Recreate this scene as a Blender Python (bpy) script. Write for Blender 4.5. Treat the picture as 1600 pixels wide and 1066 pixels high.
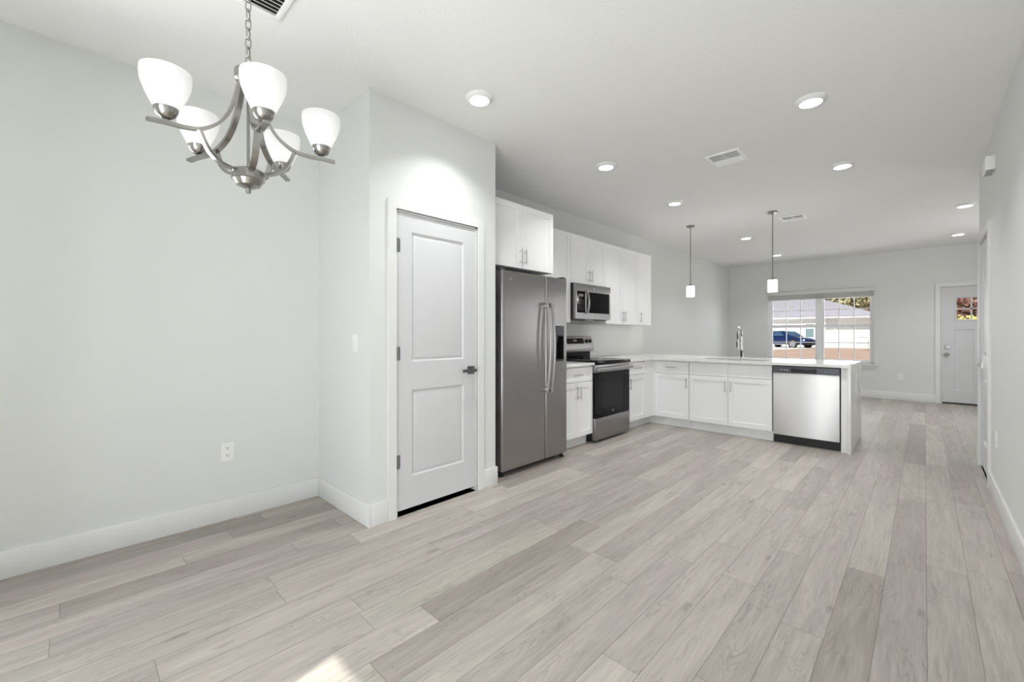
import bpy, bmesh, math, random
from mathutils import Vector, Matrix
random.seed(7)
for o in list(bpy.data.objects): bpy.data.objects.remove(o)
SC = bpy.context.scene
COL = SC.collection

# ------------------------------------------------------------------ camera
F_PX = 668.0
YAW = math.atan((1445 - 800) / F_PX)
cam_d = bpy.data.cameras.new('camera')
cam_d.sensor_fit = 'HORIZONTAL'; cam_d.sensor_width = 36.0
cam_d.lens = 36.0 * F_PX / 1600.0
cam_d.shift_y = -10.0 / 1600.0
cam_d.clip_start = 0.05; cam_d.clip_end = 400
cam = bpy.data.objects.new('camera', cam_d); COL.objects.link(cam)
cam.location = (0, 0, 1.20)
cam.rotation_euler = (math.pi / 2, 0, YAW)
SC.camera = cam

# ------------------------------------------------------------------ world, sun, exposure
SC.view_settings.view_transform = 'Standard'
SC.view_settings.look = 'None'
SC.view_settings.gamma = 1.0
SC.view_settings.use_curve_mapping = False
SC.view_settings.exposure = 0.23
W = bpy.data.worlds.new('sky'); SC.world = W; W.use_nodes = True
wn = W.node_tree.nodes; wl = W.node_tree.links
wn.clear()
w_out = wn.new('ShaderNodeOutputWorld'); w_bg = wn.new('ShaderNodeBackground')
w_sky = wn.new('ShaderNodeTexSky'); w_sky.sky_type = 'HOSEK_WILKIE'; w_sky.turbidity = 4.0; w_sky.ground_albedo = 0.4
w_hs = wn.new('ShaderNodeHueSaturation'); w_hs.inputs['Saturation'].default_value = 0.40
sun_dir = Vector((-0.18, 0.935, -1.0)).normalized()
w_sky.sun_direction = -sun_dir
wl.new(w_sky.outputs[0], w_hs.inputs['Color']); wl.new(w_hs.outputs[0], w_bg.inputs['Color'])
wl.new(w_bg.outputs[0], w_out.inputs['Surface'])
w_bg.inputs['Strength'].default_value = 1.9
sun_d = bpy.data.lights.new('sun', 'SUN'); sun_d.energy = 5.2; sun_d.angle = 0.012; sun_d.color = (1, 0.97, 0.92)
sun = bpy.data.objects.new('sun', sun_d); COL.objects.link(sun)
sun.rotation_euler = sun_dir.to_track_quat('-Z', 'Y').to_euler(); sun.location = (3, -8, 9)
def area(name, loc, rot, sx, sy, power, color=(1, 1, 1)):
    d = bpy.data.lights.new(name, 'AREA'); d.shape = 'RECTANGLE'; d.size = sx; d.size_y = sy
    d.energy = power; d.color = color
    o = bpy.data.objects.new(name, d); COL.objects.link(o); o.location = loc; o.rotation_euler = rot
    return o
# daylight entering by the patio door behind the camera and by the front window
area('patio_daylight', (-0.51, -1.26, 1.0), (math.pi / 2 + 0.20, 0, 0), 1.55, 1.9, 57, (0.965, 0.985, 1.0))
area('window_daylight', (-1.58, 10.86, 1.32), (-math.pi / 2, 0, 0), 1.7, 1.35, 20, (0.98, 0.99, 1.0))
area('side_fill', (-3.42, -0.64, 1.44), (math.pi / 2, 0, -math.pi / 2), 0.6, 1.3, 29, (0.98, 0.99, 1.0))  # added fill lamp, shining through a made-up side window out of view
area('entry_fill', (2.11, 8.30, 1.44), (math.pi / 2, 0, math.pi / 2), 1.2, 1.3, 29, (0.98, 0.99, 1.0))  # added fill for the far room, behind an invented entry window
LENS_GLOW = 6.0
DOWNLIGHT_W = 5.2
PENDANT_GLOW = 3.0
PENDANT_W = 18.0

# ------------------------------------------------------------------ materials
def new_mat(name):
    m = bpy.data.materials.new(name); m.use_nodes = True
    nt = m.node_tree; b = nt.nodes['Principled BSDF']
    return m, nt, b
def mat(name, col, rough=0.5, metal=0.0, spec=0.5, var=0.02, vscale=3.0, bump=0.0, bscale=200.0, stretch=(1, 1, 1), emit=None, estr=0.0, coat=0.0):
    """procedural material: slight noise variation of the colour, optional bump"""
    m, nt, b = new_mat(name); n = nt.nodes; l = nt.links
    tc = n.new('ShaderNodeTexCoord'); mp = n.new('ShaderNodeMapping'); mp.inputs['Scale'].default_value = stretch
    l.new(tc.outputs['Object'], mp.inputs['Vector'])
    nz = n.new('ShaderNodeTexNoise'); nz.inputs['Scale'].default_value = vscale; nz.inputs['Detail'].default_value = 3
    l.new(mp.outputs[0], nz.inputs['Vector'])
    mx = n.new('ShaderNodeMix'); mx.data_type = 'RGBA'
    c = list(col) + [1]
    mx.inputs['A'].default_value = [max(0, x * (1 - var)) for x in col] + [1]
    mx.inputs['B'].default_value = [min(1, x * (1 + var)) for x in col] + [1]
    l.new(nz.outputs['Fac'], mx.inputs['Factor']); l.new(mx.outputs['Result'], b.inputs['Base Color'])
    b.inputs['Roughness'].default_value = rough; b.inputs['Metallic'].default_value = metal
    b.inputs['Specular IOR Level'].default_value = spec
    b.inputs['Coat Weight'].default_value = coat
    if bump > 0:
        n2 = n.new('ShaderNodeTexNoise'); n2.inputs['Scale'].default_value = bscale; n2.inputs['Detail'].default_value = 2
        l.new(mp.outputs[0], n2.inputs['Vector'])
        bp = n.new('ShaderNodeBump'); bp.inputs['Strength'].default_value = bump; bp.inputs['Distance'].default_value = 0.004
        l.new(n2.outputs['Fac'], bp.inputs['Height']); l.new(bp.outputs[0], b.inputs['Normal'])
    if emit:
        b.inputs['Emission Color'].default_value = list(emit) + [1]; b.inputs['Emission Strength'].default_value = estr
    return m
def srgb(r, g, b):
    f = lambda c: (c / 255 / 12.92) if c / 255 <= 0.04045 else ((c / 255 + 0.055) / 1.055) ** 2.4
    return (f(r), f(g), f(b))
M = {}
M['wall'] = mat('wall_paint', srgb(226, 227, 225), 0.65, spec=0.25, var=0.008, bump=0.06, bscale=120)
M['ceiling'] = mat('ceiling_paint', srgb(241, 241, 240), 0.8, spec=0.15, var=0.01, bump=0.35, bscale=55)
M['trim'] = mat('trim_paint', srgb(232, 232, 231), 0.38, spec=0.45, var=0.006)
M['door'] = mat('door_paint', srgb(216, 216, 218), 0.42, spec=0.4, var=0.006)
M['cabinet'] = mat('cabinet_paint', srgb(248, 248, 248), 0.5, spec=0.35, var=0.005)
M['toe'] = mat('toe_kick_paint', srgb(243, 243, 244), 0.45, var=0.01)
M['quartz'] = mat('white_quartz', srgb(240, 240, 237), 0.12, spec=0.5, var=0.02, vscale=9)
M['splash'] = mat('splash_quartz', srgb(234, 234, 231), 0.5, spec=0.5, var=0.02, vscale=7)
M['plate'] = mat('white_plastic', srgb(242, 242, 240), 0.35, var=0.005)
M['slot'] = mat('dark_slot', (0.02, 0.02, 0.02), 0.6)
M['nickel'] = mat('brushed_nickel', srgb(164, 162, 158), 0.24, metal=1.0, var=0.05, vscale=40, stretch=(1, 1, 20))
M['pull'] = mat('satin_pull', srgb(205, 204, 202), 0.34, metal=1.0)
M['hinge'] = mat('satin_nickel', srgb(150, 148, 145), 0.35, metal=1.0)
M['lever'] = mat('dark_nickel', srgb(120, 120, 120), 0.32, metal=1.0)
M['chrome'] = mat('chrome', srgb(205, 205, 205), 0.12, metal=1.0)
def brushed(name, col, rough, stretch, bstr=0.03):
    m = mat(name, col, rough, metal=1.0, var=0.05, vscale=6, stretch=stretch, bump=bstr, bscale=30)
    nt = m.node_tree; b = nt.nodes['Principled BSDF']; tg = nt.nodes.new('ShaderNodeTangent'); tg.direction_type = 'RADIAL'; tg.axis = 'Z'
    nt.links.new(tg.outputs[0], b.inputs['Tangent']); b.inputs['Anisotropic'].default_value = 0.85
    return m
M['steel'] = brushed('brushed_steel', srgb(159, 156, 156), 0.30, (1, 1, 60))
M['steel_bright'] = brushed('bright_steel', srgb(245, 245, 245), 0.55, (60, 1, 1))  # same stainless, base colour lightened for the bright window the dishwasher reflects
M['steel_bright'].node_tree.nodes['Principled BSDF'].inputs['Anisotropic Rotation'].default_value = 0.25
M['steel_edge'] = brushed('polished_steel', srgb(178, 177, 176), 0.36, (1, 1, 40))
M['black'] = mat('black_plastic', (0.012, 0.012, 0.013), 0.45)
M['black_glass'] = mat('black_glass', (0.004, 0.004, 0.006), 0.06, spec=0.16)
M['oven_window'] = mat('oven_window', (0.012, 0.012, 0.016), 0.10, spec=0.16)
M['panel_grey'] = mat('panel_grey', srgb(86, 86, 92), 0.35, metal=0.6)
M['display'] = mat('display', (0.02, 0.02, 0.03), 0.2)
M['key'] = mat('grey_keys', srgb(120, 120, 124), 0.5)
M['rubber'] = mat('rubber', (0.02, 0.02, 0.02), 0.8)
M['blind'] = mat('blind_vinyl', srgb(222, 222, 218), 0.5)
M['vinyl'] = mat('window_vinyl', srgb(238, 238, 240), 0.4)
M['register'] = mat('register_enamel', srgb(250, 250, 250), 0.4)
M['duct'] = mat('duct_white', (0.78, 0.78, 0.78), 0.8)
M['duct_dark'] = mat('duct_dark', (0.03, 0.03, 0.03), 0.8)
M['lens'] = mat('led_lens', (0.9, 0.9, 0.9), 0.5, emit=(1, 1, 1), estr=LENS_GLOW)
M['pendant_glass'] = mat('opal_glass', (0.9, 0.9, 0.9), 0.3, emit=(1, 0.99, 0.975), estr=PENDANT_GLOW)
def opal():
    m = M['pendant_glass']; nt = m.node_tree; n = nt.nodes; l = nt.links; b = n['Principled BSDF']
    t = n.new('ShaderNodeBsdfTransparent'); ms = n.new('ShaderNodeMixShader'); ms.inputs[0].default_value = 0.5
    l.new(b.outputs[0], ms.inputs[1]); l.new(t.outputs[0], ms.inputs[2]); l.new(ms.outputs[0], n['Material Output'].inputs['Surface'])
opal()
M['bulb'] = mat('bulb', (0.9, 0.9, 0.9), 0.4, emit=(1, 0.97, 0.92), estr=1.5)
def shade_glass():
    m, nt, b = new_mat('frosted_shade'); n = nt.nodes; l = nt.links
    tc = n.new('ShaderNodeTexCoord'); nz = n.new('ShaderNodeTexNoise'); nz.inputs['Scale'].default_value = 14; nz.inputs['Detail'].default_value = 4; nz.inputs['Distortion'].default_value = 2
    l.new(tc.outputs['Object'], nz.inputs['Vector'])
    rp = n.new('ShaderNodeValToRGB'); rp.color_ramp.elements[0].color = (0.80, 0.80, 0.81, 1); rp.color_ramp.elements[1].color = (0.95, 0.95, 0.95, 1)
    l.new(nz.outputs['Fac'], rp.inputs[0]); l.new(rp.outputs[0], b.inputs['Base Color'])
    b.inputs['Roughness'].default_value = 0.25
    tr = n.new('ShaderNodeBsdfTranslucent'); l.new(rp.outputs[0], tr.inputs['Color'])
    ms = n.new('ShaderNodeMixShader'); ms.inputs[0].default_value = 0.6
    l.new(b.outputs[0], ms.inputs[1]); l.new(tr.outputs[0], ms.inputs[2])
    b.inputs['Emission Color'].default_value = (1, 0.99, 0.97, 1); b.inputs['Emission Strength'].default_value = 0.25
    l.new(ms.outputs[0], n['Material Output'].inputs['Surface'])
    return m
M['shade'] = shade_glass()
def glass_mat(name, tint=(0.97, 0.98, 0.98)):
    m, nt, b = new_mat(name); n = nt.nodes; l = nt.links
    n.remove(b)
    t = n.new('ShaderNodeBsdfTransparent'); t.inputs[0].default_value = list(tint) + [1]
    g = n.new('ShaderNodeBsdfGlossy'); g.inputs['Roughness'].default_value = 0.02
    fr = n.new('ShaderNodeFresnel'); fr.inputs[0].default_value = 1.10
    ms = n.new('ShaderNodeMixShader')
    l.new(fr.outputs[0], ms.inputs[0]); l.new(t.outputs[0], ms.inputs[1]); l.new(g.outputs[0], ms.inputs[2])
    l.new(ms.outputs[0], n['Material Output'].inputs['Surface'])
    return m
M['glass'] = glass_mat('window_glass')

def floor_material():
    m, nt, b = new_mat('vinyl_plank'); n = nt.nodes; l = nt.links
    def math_(op, a, bb=None, c=None):
        x = n.new('ShaderNodeMath'); x.operation = op
        for i, v in enumerate((a, bb, c)):
            if v is None: continue
            if isinstance(v, (int, float)): x.inputs[i].default_value = v
            else: l.new(v, x.inputs[i])
        return x.outputs[0]
    tc = n.new('ShaderNodeTexCoord'); sp = n.new('ShaderNodeSeparateXYZ'); l.new(tc.outputs['Object'], sp.inputs[0])
    PW, PL = 0.1465, 1.22
    xs = math_('DIVIDE', math_('SUBTRACT', sp.outputs[0], 0.006), PW)
    row = math_('FLOOR', xs); fx = math_('FRACT', xs)
    wr = n.new('ShaderNodeTexWhiteNoise'); wr.noise_dimensions = '1D'; l.new(row, wr.inputs['W'])
    ys = math_('ADD', math_('DIVIDE', sp.outputs[1], PL), math_('MULTIPLY', wr.outputs['Value'], 9.37))
    colm = math_('FLOOR', ys); fy = math_('FRACT', ys)
    cv = n.new('ShaderNodeCombineXYZ'); l.new(row, cv.inputs[0]); l.new(colm, cv.inputs[1])
    wp = n.new('ShaderNodeTexWhiteNoise'); wp.noise_dimensions = '2D'; l.new(cv.outputs[0], wp.inputs['Vector'])
    sc = n.new('ShaderNodeSeparateColor'); l.new(wp.outputs['Color'], sc.inputs[0])
    # plank tones: greys, pinkish greiges, olive greiges
    tone = n.new('ShaderNodeValToRGB'); cr = tone.color_ramp; cr.interpolation = 'LINEAR'
    tones = [(0.0, (160, 152, 144)), (0.2, (183, 173, 167)), (0.45, (184, 179, 169)), (0.7, (170, 163, 156)), (1.0, (197, 190, 181))]
    cr.elements[0].position = 0; cr.elements[1].position = 1
    cr.elements[0].color = srgb(*tones[0][1]) + (1,); cr.elements[1].color = srgb(*tones[-1][1]) + (1,)
    for p, c in tones[1:-1]:
        e = cr.elements.new(p); e.color = srgb(*c) + (1,)
    l.new(sc.outputs[0], tone.inputs[0])
    # grain, stretched along the plank and shifted per plank
    gx = math_('ADD', math_('MULTIPLY', fx, PW), math_('MULTIPLY', sc.outputs[1], 31.0))
    gy = math_('ADD', sp.outputs[1], math_('MULTIPLY', sc.outputs[2], 17.0))
    gv = n.new('ShaderNodeCombineXYZ'); l.new(gx, gv.inputs[0]); l.new(gy, gv.inputs[1])
    m1 = n.new('ShaderNodeMapping'); m1.inputs['Scale'].default_value = (42, 2.6, 1); l.new(gv.outputs[0], m1.inputs[0])
    n1 = n.new('ShaderNodeTexNoise'); n1.inputs['Scale'].default_value = 1.0; n1.inputs['Detail'].default_value = 6; n1.inputs['Roughness'].default_value = 0.62; n1.inputs['Distortion'].default_value = 0.7
    l.new(m1.outputs[0], n1.inputs['Vector'])
    m2 = n.new('ShaderNodeMapping'); m2.inputs['Scale'].default_value = (9, 1.1, 1); l.new(gv.outputs[0], m2.inputs[0])
    n2 = n.new('ShaderNodeTexNoise'); n2.inputs['Scale'].default_value = 1.0; n2.inputs['Detail'].default_value = 3; n2.inputs['Distortion'].default_value = 1.2
    l.new(m2.outputs[0], n2.inputs['Vector'])
    # cathedral figure: contour bands of a broad, warped noise, strongest in patches
    m4 = n.new('ShaderNodeMapping'); m4.inputs['Scale'].default_value = (13, 2.0, 1); l.new(gv.outputs[0], m4.inputs[0])
    n4 = n.new('ShaderNodeTexNoise'); n4.inputs['Scale'].default_value = 1.0; n4.inputs['Detail'].default_value = 2.5; n4.inputs['Distortion'].default_value = 0.6
    l.new(m4.outputs[0], n4.inputs['Vector'])
    band = math_('PINGPONG', math_('MULTIPLY', n4.outputs['Fac'], 14.0), 0.5)
    lines = n.new('ShaderNodeMapRange'); lines.inputs['From Min'].default_value = 0.0; lines.inputs['From Max'].default_value = 0.22; lines.inputs['To Min'].default_value = 1.0; lines.inputs['To Max'].default_value = 0.0
    l.new(band, lines.inputs['Value'])
    m5 = n.new('ShaderNodeMapping'); m5.inputs['Scale'].default_value = (9, 2.4, 1); m5.inputs['Location'].default_value = (5, 3, 0); l.new(gv.outputs[0], m5.inputs[0])
    n5 = n.new('ShaderNodeTexNoise'); n5.inputs['Scale'].default_value = 1.0; n5.inputs['Detail'].default_value = 2.0
    l.new(m5.outputs[0], n5.inputs['Vector'])
    patch = n.new('ShaderNodeMapRange'); patch.inputs['From Min'].default_value = 0.47; patch.inputs['From Max'].default_value = 0.64; patch.inputs['To Min'].default_value = 0.12; patch.inputs['To Max'].default_value = 1.0
    l.new(n5.outputs['Fac'], patch.inputs['Value'])
    figure = math_('SUBTRACT', 1.0, math_('MULTIPLY', math_('MULTIPLY', lines.outputs[0], patch.outputs[0]), 0.20))
    r1 = n.new('ShaderNodeMapRange'); r1.inputs['From Min'].default_value = 0.30; r1.inputs['From Max'].default_value = 0.70; r1.inputs['To Min'].default_value = 0.86; r1.inputs['To Max'].default_value = 1.07
    l.new(n1.outputs['Fac'], r1.inputs['Value'])
    m6 = n.new('ShaderNodeMapping'); m6.inputs['Scale'].default_value = (150, 7.0, 1); l.new(gv.outputs[0], m6.inputs[0])
    n6 = n.new('ShaderNodeTexNoise'); n6.inputs['Scale'].default_value = 1.0; n6.inputs['Detail'].default_value = 4; l.new(m6.outputs[0], n6.inputs['Vector'])
    r6 = n.new('ShaderNodeMapRange'); r6.inputs['From Min'].default_value = 0.3; r6.inputs['From Max'].default_value = 0.7; r6.inputs['To Min'].default_value = 0.91; r6.inputs['To Max'].default_value = 1.06
    l.new(n6.outputs['Fac'], r6.inputs['Value'])
    r3 = n.new('ShaderNodeMapRange'); r3.inputs['From Min'].default_value = 0.25; r3.inputs['From Max'].default_value = 0.75; r3.inputs['To Min'].default_value = 0.84; r3.inputs['To Max'].default_value = 1.10
    l.new(n2.outputs['Fac'], r3.inputs['Value'])
    # knots and small dark smudges
    m3 = n.new('ShaderNodeMapping'); m3.inputs['Scale'].default_value = (9.0, 3.0, 1); l.new(gv.outputs[0], m3.inputs[0])
    nd = n.new('ShaderNodeTexNoise'); nd.inputs['Scale'].default_value = 9.0; nd.inputs['Detail'].default_value = 2.0; l.new(m3.outputs[0], nd.inputs['Vector'])
    va = n.new('ShaderNodeVectorMath'); va.operation = 'MULTIPLY_ADD'; va.inputs[1].default_value = (0.22, 0.22, 0.22); l.new(nd.outputs['Color'], va.inputs[0]); l.new(m3.outputs[0], va.inputs[2])
    vo = n.new('ShaderNodeTexVoronoi'); vo.inputs['Scale'].default_value = 1.0; l.new(va.outputs[0], vo.inputs['Vector'])
    kn = n.new('ShaderNodeMapRange'); kn.inputs['From Min'].default_value = 0.01; kn.inputs['From Max'].default_value = 0.17; kn.inputs['To Min'].default_value = 0.60; kn.inputs['To Max'].default_value = 1.0
    vc = n.new('ShaderNodeSeparateColor'); l.new(vo.outputs['Color'], vc.inputs[0])
    sel = math_('MULTIPLY', math_('GREATER_THAN', vc.outputs[0], 0.62), 0.17)
    kd = math_('ADD', vo.outputs['Distance'], math_('SUBTRACT', 0.17, sel))
    l.new(kd, kn.inputs['Value'])
    v = math_('MULTIPLY', math_('MULTIPLY', math_('MULTIPLY', r1.outputs[0], r6.outputs[0]), figure), math_('MULTIPLY', r3.outputs[0], kn.outputs[0]))
    # seams
    ex = math_('MULTIPLY', math_('MINIMUM', fx, math_('SUBTRACT', 1.0, fx)), PW)
    ey = math_('MULTIPLY', math_('MINIMUM', fy, math_('SUBTRACT', 1.0, fy)), PL)
    e = math_('MINIMUM', ex, ey)
    seam = n.new('ShaderNodeMapRange'); seam.inputs['From Min'].default_value = 0.0004; seam.inputs['From Max'].default_value = 0.0022; seam.inputs['To Min'].default_value = 0.55; seam.inputs['To Max'].default_value = 1.0
    l.new(e, seam.inputs['Value'])
    v2 = math_('MULTIPLY', v, seam.outputs[0])
    mul = n.new('ShaderNodeVectorMath'); mul.operation = 'SCALE'
    l.new(tone.outputs[0], mul.inputs[0]); l.new(v2, mul.inputs['Scale'])
    l.new(mul.outputs[0], b.inputs['Base Color'])
    b.inputs['Roughness'].default_value = 0.42; b.inputs['Specular IOR Level'].default_value = 0.4
    bp = n.new('ShaderNodeBump'); bp.inputs['Strength'].default_value = 0.12; bp.inputs['Distance'].default_value = 0.003
    hh = math_('ADD', n1.outputs['Fac'], math_('MULTIPLY', seam.outputs[0], 1.5))
    l.new(hh, bp.inputs['Height']); l.new(bp.outputs[0], b.inputs['Normal'])
    return m
M['floor'] = floor_material()
# outdoors
M['soil'] = mat('dry_lawn', srgb(176, 153, 138), 0.95, spec=0.1, var=0.22, vscale=0.6, bump=0.5, bscale=4)
M['concrete'] = mat('concrete', srgb(226, 224, 220), 0.9, spec=0.1, var=0.04, vscale=2)
M['stucco'] = mat('stucco', srgb(236, 236, 236), 0.9, spec=0.1, var=0.02, bump=0.2, bscale=20)
M['shingle'] = mat('roof_shingle', srgb(166, 163, 172), 0.9, spec=0.1, var=0.16, vscale=2.2, bump=0.4, bscale=6)
M['pane_dark'] = mat('pane_dark', srgb(120, 140, 145), 0.1)
M['car_paint'] = mat('car_paint', srgb(24, 44, 92), 0.18, metal=0.35, coat=0.6, var=0.03)
M['car_glass'] = mat('car_glass', srgb(60, 84, 112), 0.06, spec=0.7)
M['alloy'] = mat('alloy', srgb(205, 205, 208), 0.3, metal=0.7)
M['lamp_clear'] = mat('lamp_clear', srgb(235, 238, 242), 0.1)
M['ac'] = mat('ac_enamel', srgb(196, 196, 194), 0.6)
def leaf_mat(name, a, b_):
    m, nt, b = new_mat(name); n = nt.nodes; l = nt.links
    tc = n.new('ShaderNodeTexCoord'); nz = n.new('ShaderNodeTexNoise'); nz.inputs['Scale'].default_value = 3.5; nz.inputs['Detail'].default_value = 3
    l.new(tc.outputs['Object'], nz.inputs['Vector'])
    rp = n.new('ShaderNodeValToRGB'); rp.color_ramp.elements[0].position = 0.35; rp.color_ramp.elements[1].position = 0.65
    rp.color_ramp.elements[0].color = srgb(*a) + (1,); rp.color_ramp.elements[1].color = srgb(*b_) + (1,)
    l.new(nz.outputs['Fac'], rp.inputs[0]); l.new(rp.outputs[0], b.inputs['Base Color'])
    b.inputs['Roughness'].default_value = 0.6
    return m
M['leaf'] = leaf_mat('olive_leaves', (142, 142, 104), (214, 206, 168))
M['leaf_red'] = leaf_mat('russet_leaves', (216, 166, 154), (252, 244, 240))
M['leaf_yellow'] = leaf_mat('yellow_green_leaves', (176, 182, 96), (232, 224, 150))
M['bark'] = mat('bark', srgb(96, 82, 70), 0.9, var=0.2, vscale=8)

# ------------------------------------------------------------------ mesh helpers
class MB:
    def __init__(self): self.bm = bmesh.new()
    def box(self, x0, x1, y0, y1, z0, z1, bevel=0.0, seg=2):
        b2 = bmesh.new() if bevel > 0 else self.bm
        P = [b2.verts.new((x, y, z)) for x in (x0, x1) for y in (y0, y1) for z in (z0, z1)]
        for f in ((0, 1, 3, 2), (4, 6, 7, 5), (0, 4, 5, 1), (2, 3, 7, 6), (0, 2, 6, 4), (1, 5, 7, 3)):
            b2.faces.new([P[i] for i in f])
        if bevel > 0:
            bmesh.ops.bevel(b2, geom=list(b2.edges), offset=bevel, segments=seg, affect='EDGES', profile=0.5)
            self.merge(b2)
        return self
    def merge(self, b2):
        me = bpy.data.meshes.new('tmp'); b2.to_mesh(me); b2.free()
        self.bm.from_mesh(me); bpy.data.meshes.remove(me)
    def obox(self, c, ax, half, bevel=0.0):
        """oriented box: centre c, axes ax (3 unit vectors), half sizes"""
        b2 = bmesh.new()
        c = Vector(c); ax = [Vector(a) for a in ax]
        P = [b2.verts.new(c + ax[0] * (sx * half[0]) + ax[1] * (sy * half[1]) + ax[2] * (sz * half[2])) for sx in (-1, 1) for sy in (-1, 1) for sz in (-1, 1)]
        for f in ((0, 1, 3, 2), (4, 6, 7, 5), (0, 4, 5, 1), (2, 3, 7, 6), (0, 2, 6, 4), (1, 5, 7, 3)):
            b2.faces.new([P[i] for i in f])
        if bevel > 0: bmesh.ops.bevel(b2, geom=list(b2.edges), offset=bevel, segments=2, affect='EDGES', profile=0.5)
        self.merge(b2); return self
    def lathe(self, prof, c, axis=(0, 0, 1), seg=32, cap0=True, cap1=True):
        """prof: (radius, distance along axis) from the centre c"""
        bm = self.bm; a = Vector(axis).normalized()
        t = a.orthogonal().normalized(); s = a.cross(t); c = Vector(c)
        rings = []
        for r, h in prof:
            if r < 1e-6: rings.append([bm.verts.new(c + a * h)])
            else: rings.append([bm.verts.new(c + a * h + (t * math.cos(2 * math.pi * k / seg) + s * math.sin(2 * math.pi * k / seg)) * r) for k in range(seg)])
        for A, B in zip(rings, rings[1:]):
            for k in range(seg):
                k2 = (k + 1) % seg
                if len(A) == 1 and len(B) == 1: continue
                if len(A) == 1: bm.faces.new((A[0], B[k2], B[k]))
                elif len(B) == 1: bm.faces.new((A[k], A[k2], B[0]))
                else: bm.faces.new((A[k], A[k2], B[k2], B[k]))
        if cap0 and len(rings[0]) > 2: bm.faces.new(rings[0])
        if cap1 and len(rings[-1]) > 2: bm.faces.new(rings[-1])
        return self
    def cyl(self, p0, p1, r, r1=None, seg=20):
        p0 = Vector(p0); p1 = Vector(p1); L = (p1 - p0).length
        return self.lathe([(r, 0), (r if r1 is None else r1, L)], p0, p1 - p0, seg)
    def sweep(self, path, section, closed_path=False, up=None):
        """sweep a closed 2D section (list of (a,b)) along a path; up fixes the frame"""
        bm = self.bm; P = [Vector(p) for p in path]; n = len(P); rings = []
        prev = None
        for i, p in enumerate(P):
            if closed_path: d = P[(i + 1) % n] - P[i - 1]
            else: d = P[min(i + 1, n - 1)] - P[max(i - 1, 0)]
            d.normalize()
            if up is not None:
                x = Vector(up).cross(d)
                x = x.normalized() if x.length > 1e-5 else d.orthogonal().normalized()
            else:
                x = d.orthogonal().normalized() if prev is None else (prev - d * prev.dot(d)).normalized()
            prev = x; y = d.cross(x)
            rings.append([bm.verts.new(p + x * a + y * b) for a, b in section])
        m = len(section); pairs = list(zip(rings, rings[1:]))
        if closed_path: pairs.append((rings[-1], rings[0]))
        for A, B in pairs:
            for k in range(m): bm.faces.new((A[k], A[(k + 1) % m], B[(k + 1) % m], B[k]))
        if not closed_path: bm.faces.new(rings[0]); bm.faces.new(rings[-1])
        return self
    def tube(self, path, r, seg=10, closed_path=False):
        return self.sweep(path, [(r * math.cos(2 * math.pi * k / seg), r * math.sin(2 * math.pi * k / seg)) for k in range(seg)], closed_path)
    def prism(self, poly, map_, d0, d1):
        """extrude polygon poly[(u,v)] between depths d0 and d1 with map_(u,v,w)"""
        bm = self.bm
        A = [bm.verts.new(map_(u, v, d0)) for u, v in poly]; B = [bm.verts.new(map_(u, v, d1)) for u, v in poly]
        bm.faces.new(A); bm.faces.new(B); n = len(poly)
        for k in range(n): bm.faces.new((A[k], A[(k + 1) % n], B[(k + 1) % n], B[k]))
        return self
    def slab(self, map_, u0, u1, v0, v1, thick, holes=(), prof=(), through=False):
        """panel with its front at w=0: rectangular holes, each stepped by prof [(inset, w)], closed or through"""
        bm = self.bm
        us = sorted({u0, u1, *[x for h in holes for x in h[:2]]}); vs = sorted({v0, v1, *[x for h in holes for x in h[2:]]})
        cache = {}
        def V(u, v, w):
            k = (round(u, 5), round(v, 5), round(w, 5))
            if k not in cache: cache[k] = bm.verts.new(map_(u, v, w))
            return cache[k]
        def inside(u, v): return any(h[0] < u < h[1] and h[2] < v < h[3] for h in holes)
        for i in range(len(us) - 1):
            for j in range(len(vs) - 1):
                a, b, c, d = us[i], us[i + 1], vs[j], vs[j + 1]
                hole = inside((a + b) / 2, (c + d) / 2)
                if not hole: bm.faces.new((V(a, c, 0), V(b, c, 0), V(b, d, 0), V(a, d, 0)))
                if not (hole and through): bm.faces.new((V(a, c, -thick), V(a, d, -thick), V(b, d, -thick), V(b, c, -thick)))
        for j in range(len(vs) - 1):
            c, d = vs[j], vs[j + 1]
            for u in (u0, u1): bm.faces.new((V(u, c, 0), V(u, d, 0), V(u, d, -thick), V(u, c, -thick)))
        for i in range(len(us) - 1):
            a, b = us[i], us[i + 1]
            for v in (v0, v1): bm.faces.new((V(a, v, 0), V(b, v, 0), V(b, v, -thick), V(a, v, -thick)))
        for (a, b, c, d) in holes:
            # split the hole's own border at every grid line so it stays watertight
            steps = [(0, 0)] + list(prof)
            if through: steps = steps + [(steps[-1][0], -thick)]
            ringc = lambda s: [(a + s[0], c + s[0], s[1]), (b - s[0], c + s[0], s[1]), (b - s[0], d - s[0], s[1]), (a + s[0], d - s[0], s[1])]
            prev = ringc(steps[0])
            for s in steps[1:]:
                cur = ringc(s)
                for k in range(4):
                    q = (V(*prev[k]), V(*prev[(k + 1) % 4]), V(*cur[(k + 1) % 4]), V(*cur[k]))
                    if len(set(q)) == 4 and prev[k] != cur[k]:
                        try: bm.faces.new(q)
                        except ValueError: pass
                prev = cur
            if not through: bm.faces.new([V(*p) for p in prev])
        return self
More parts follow.
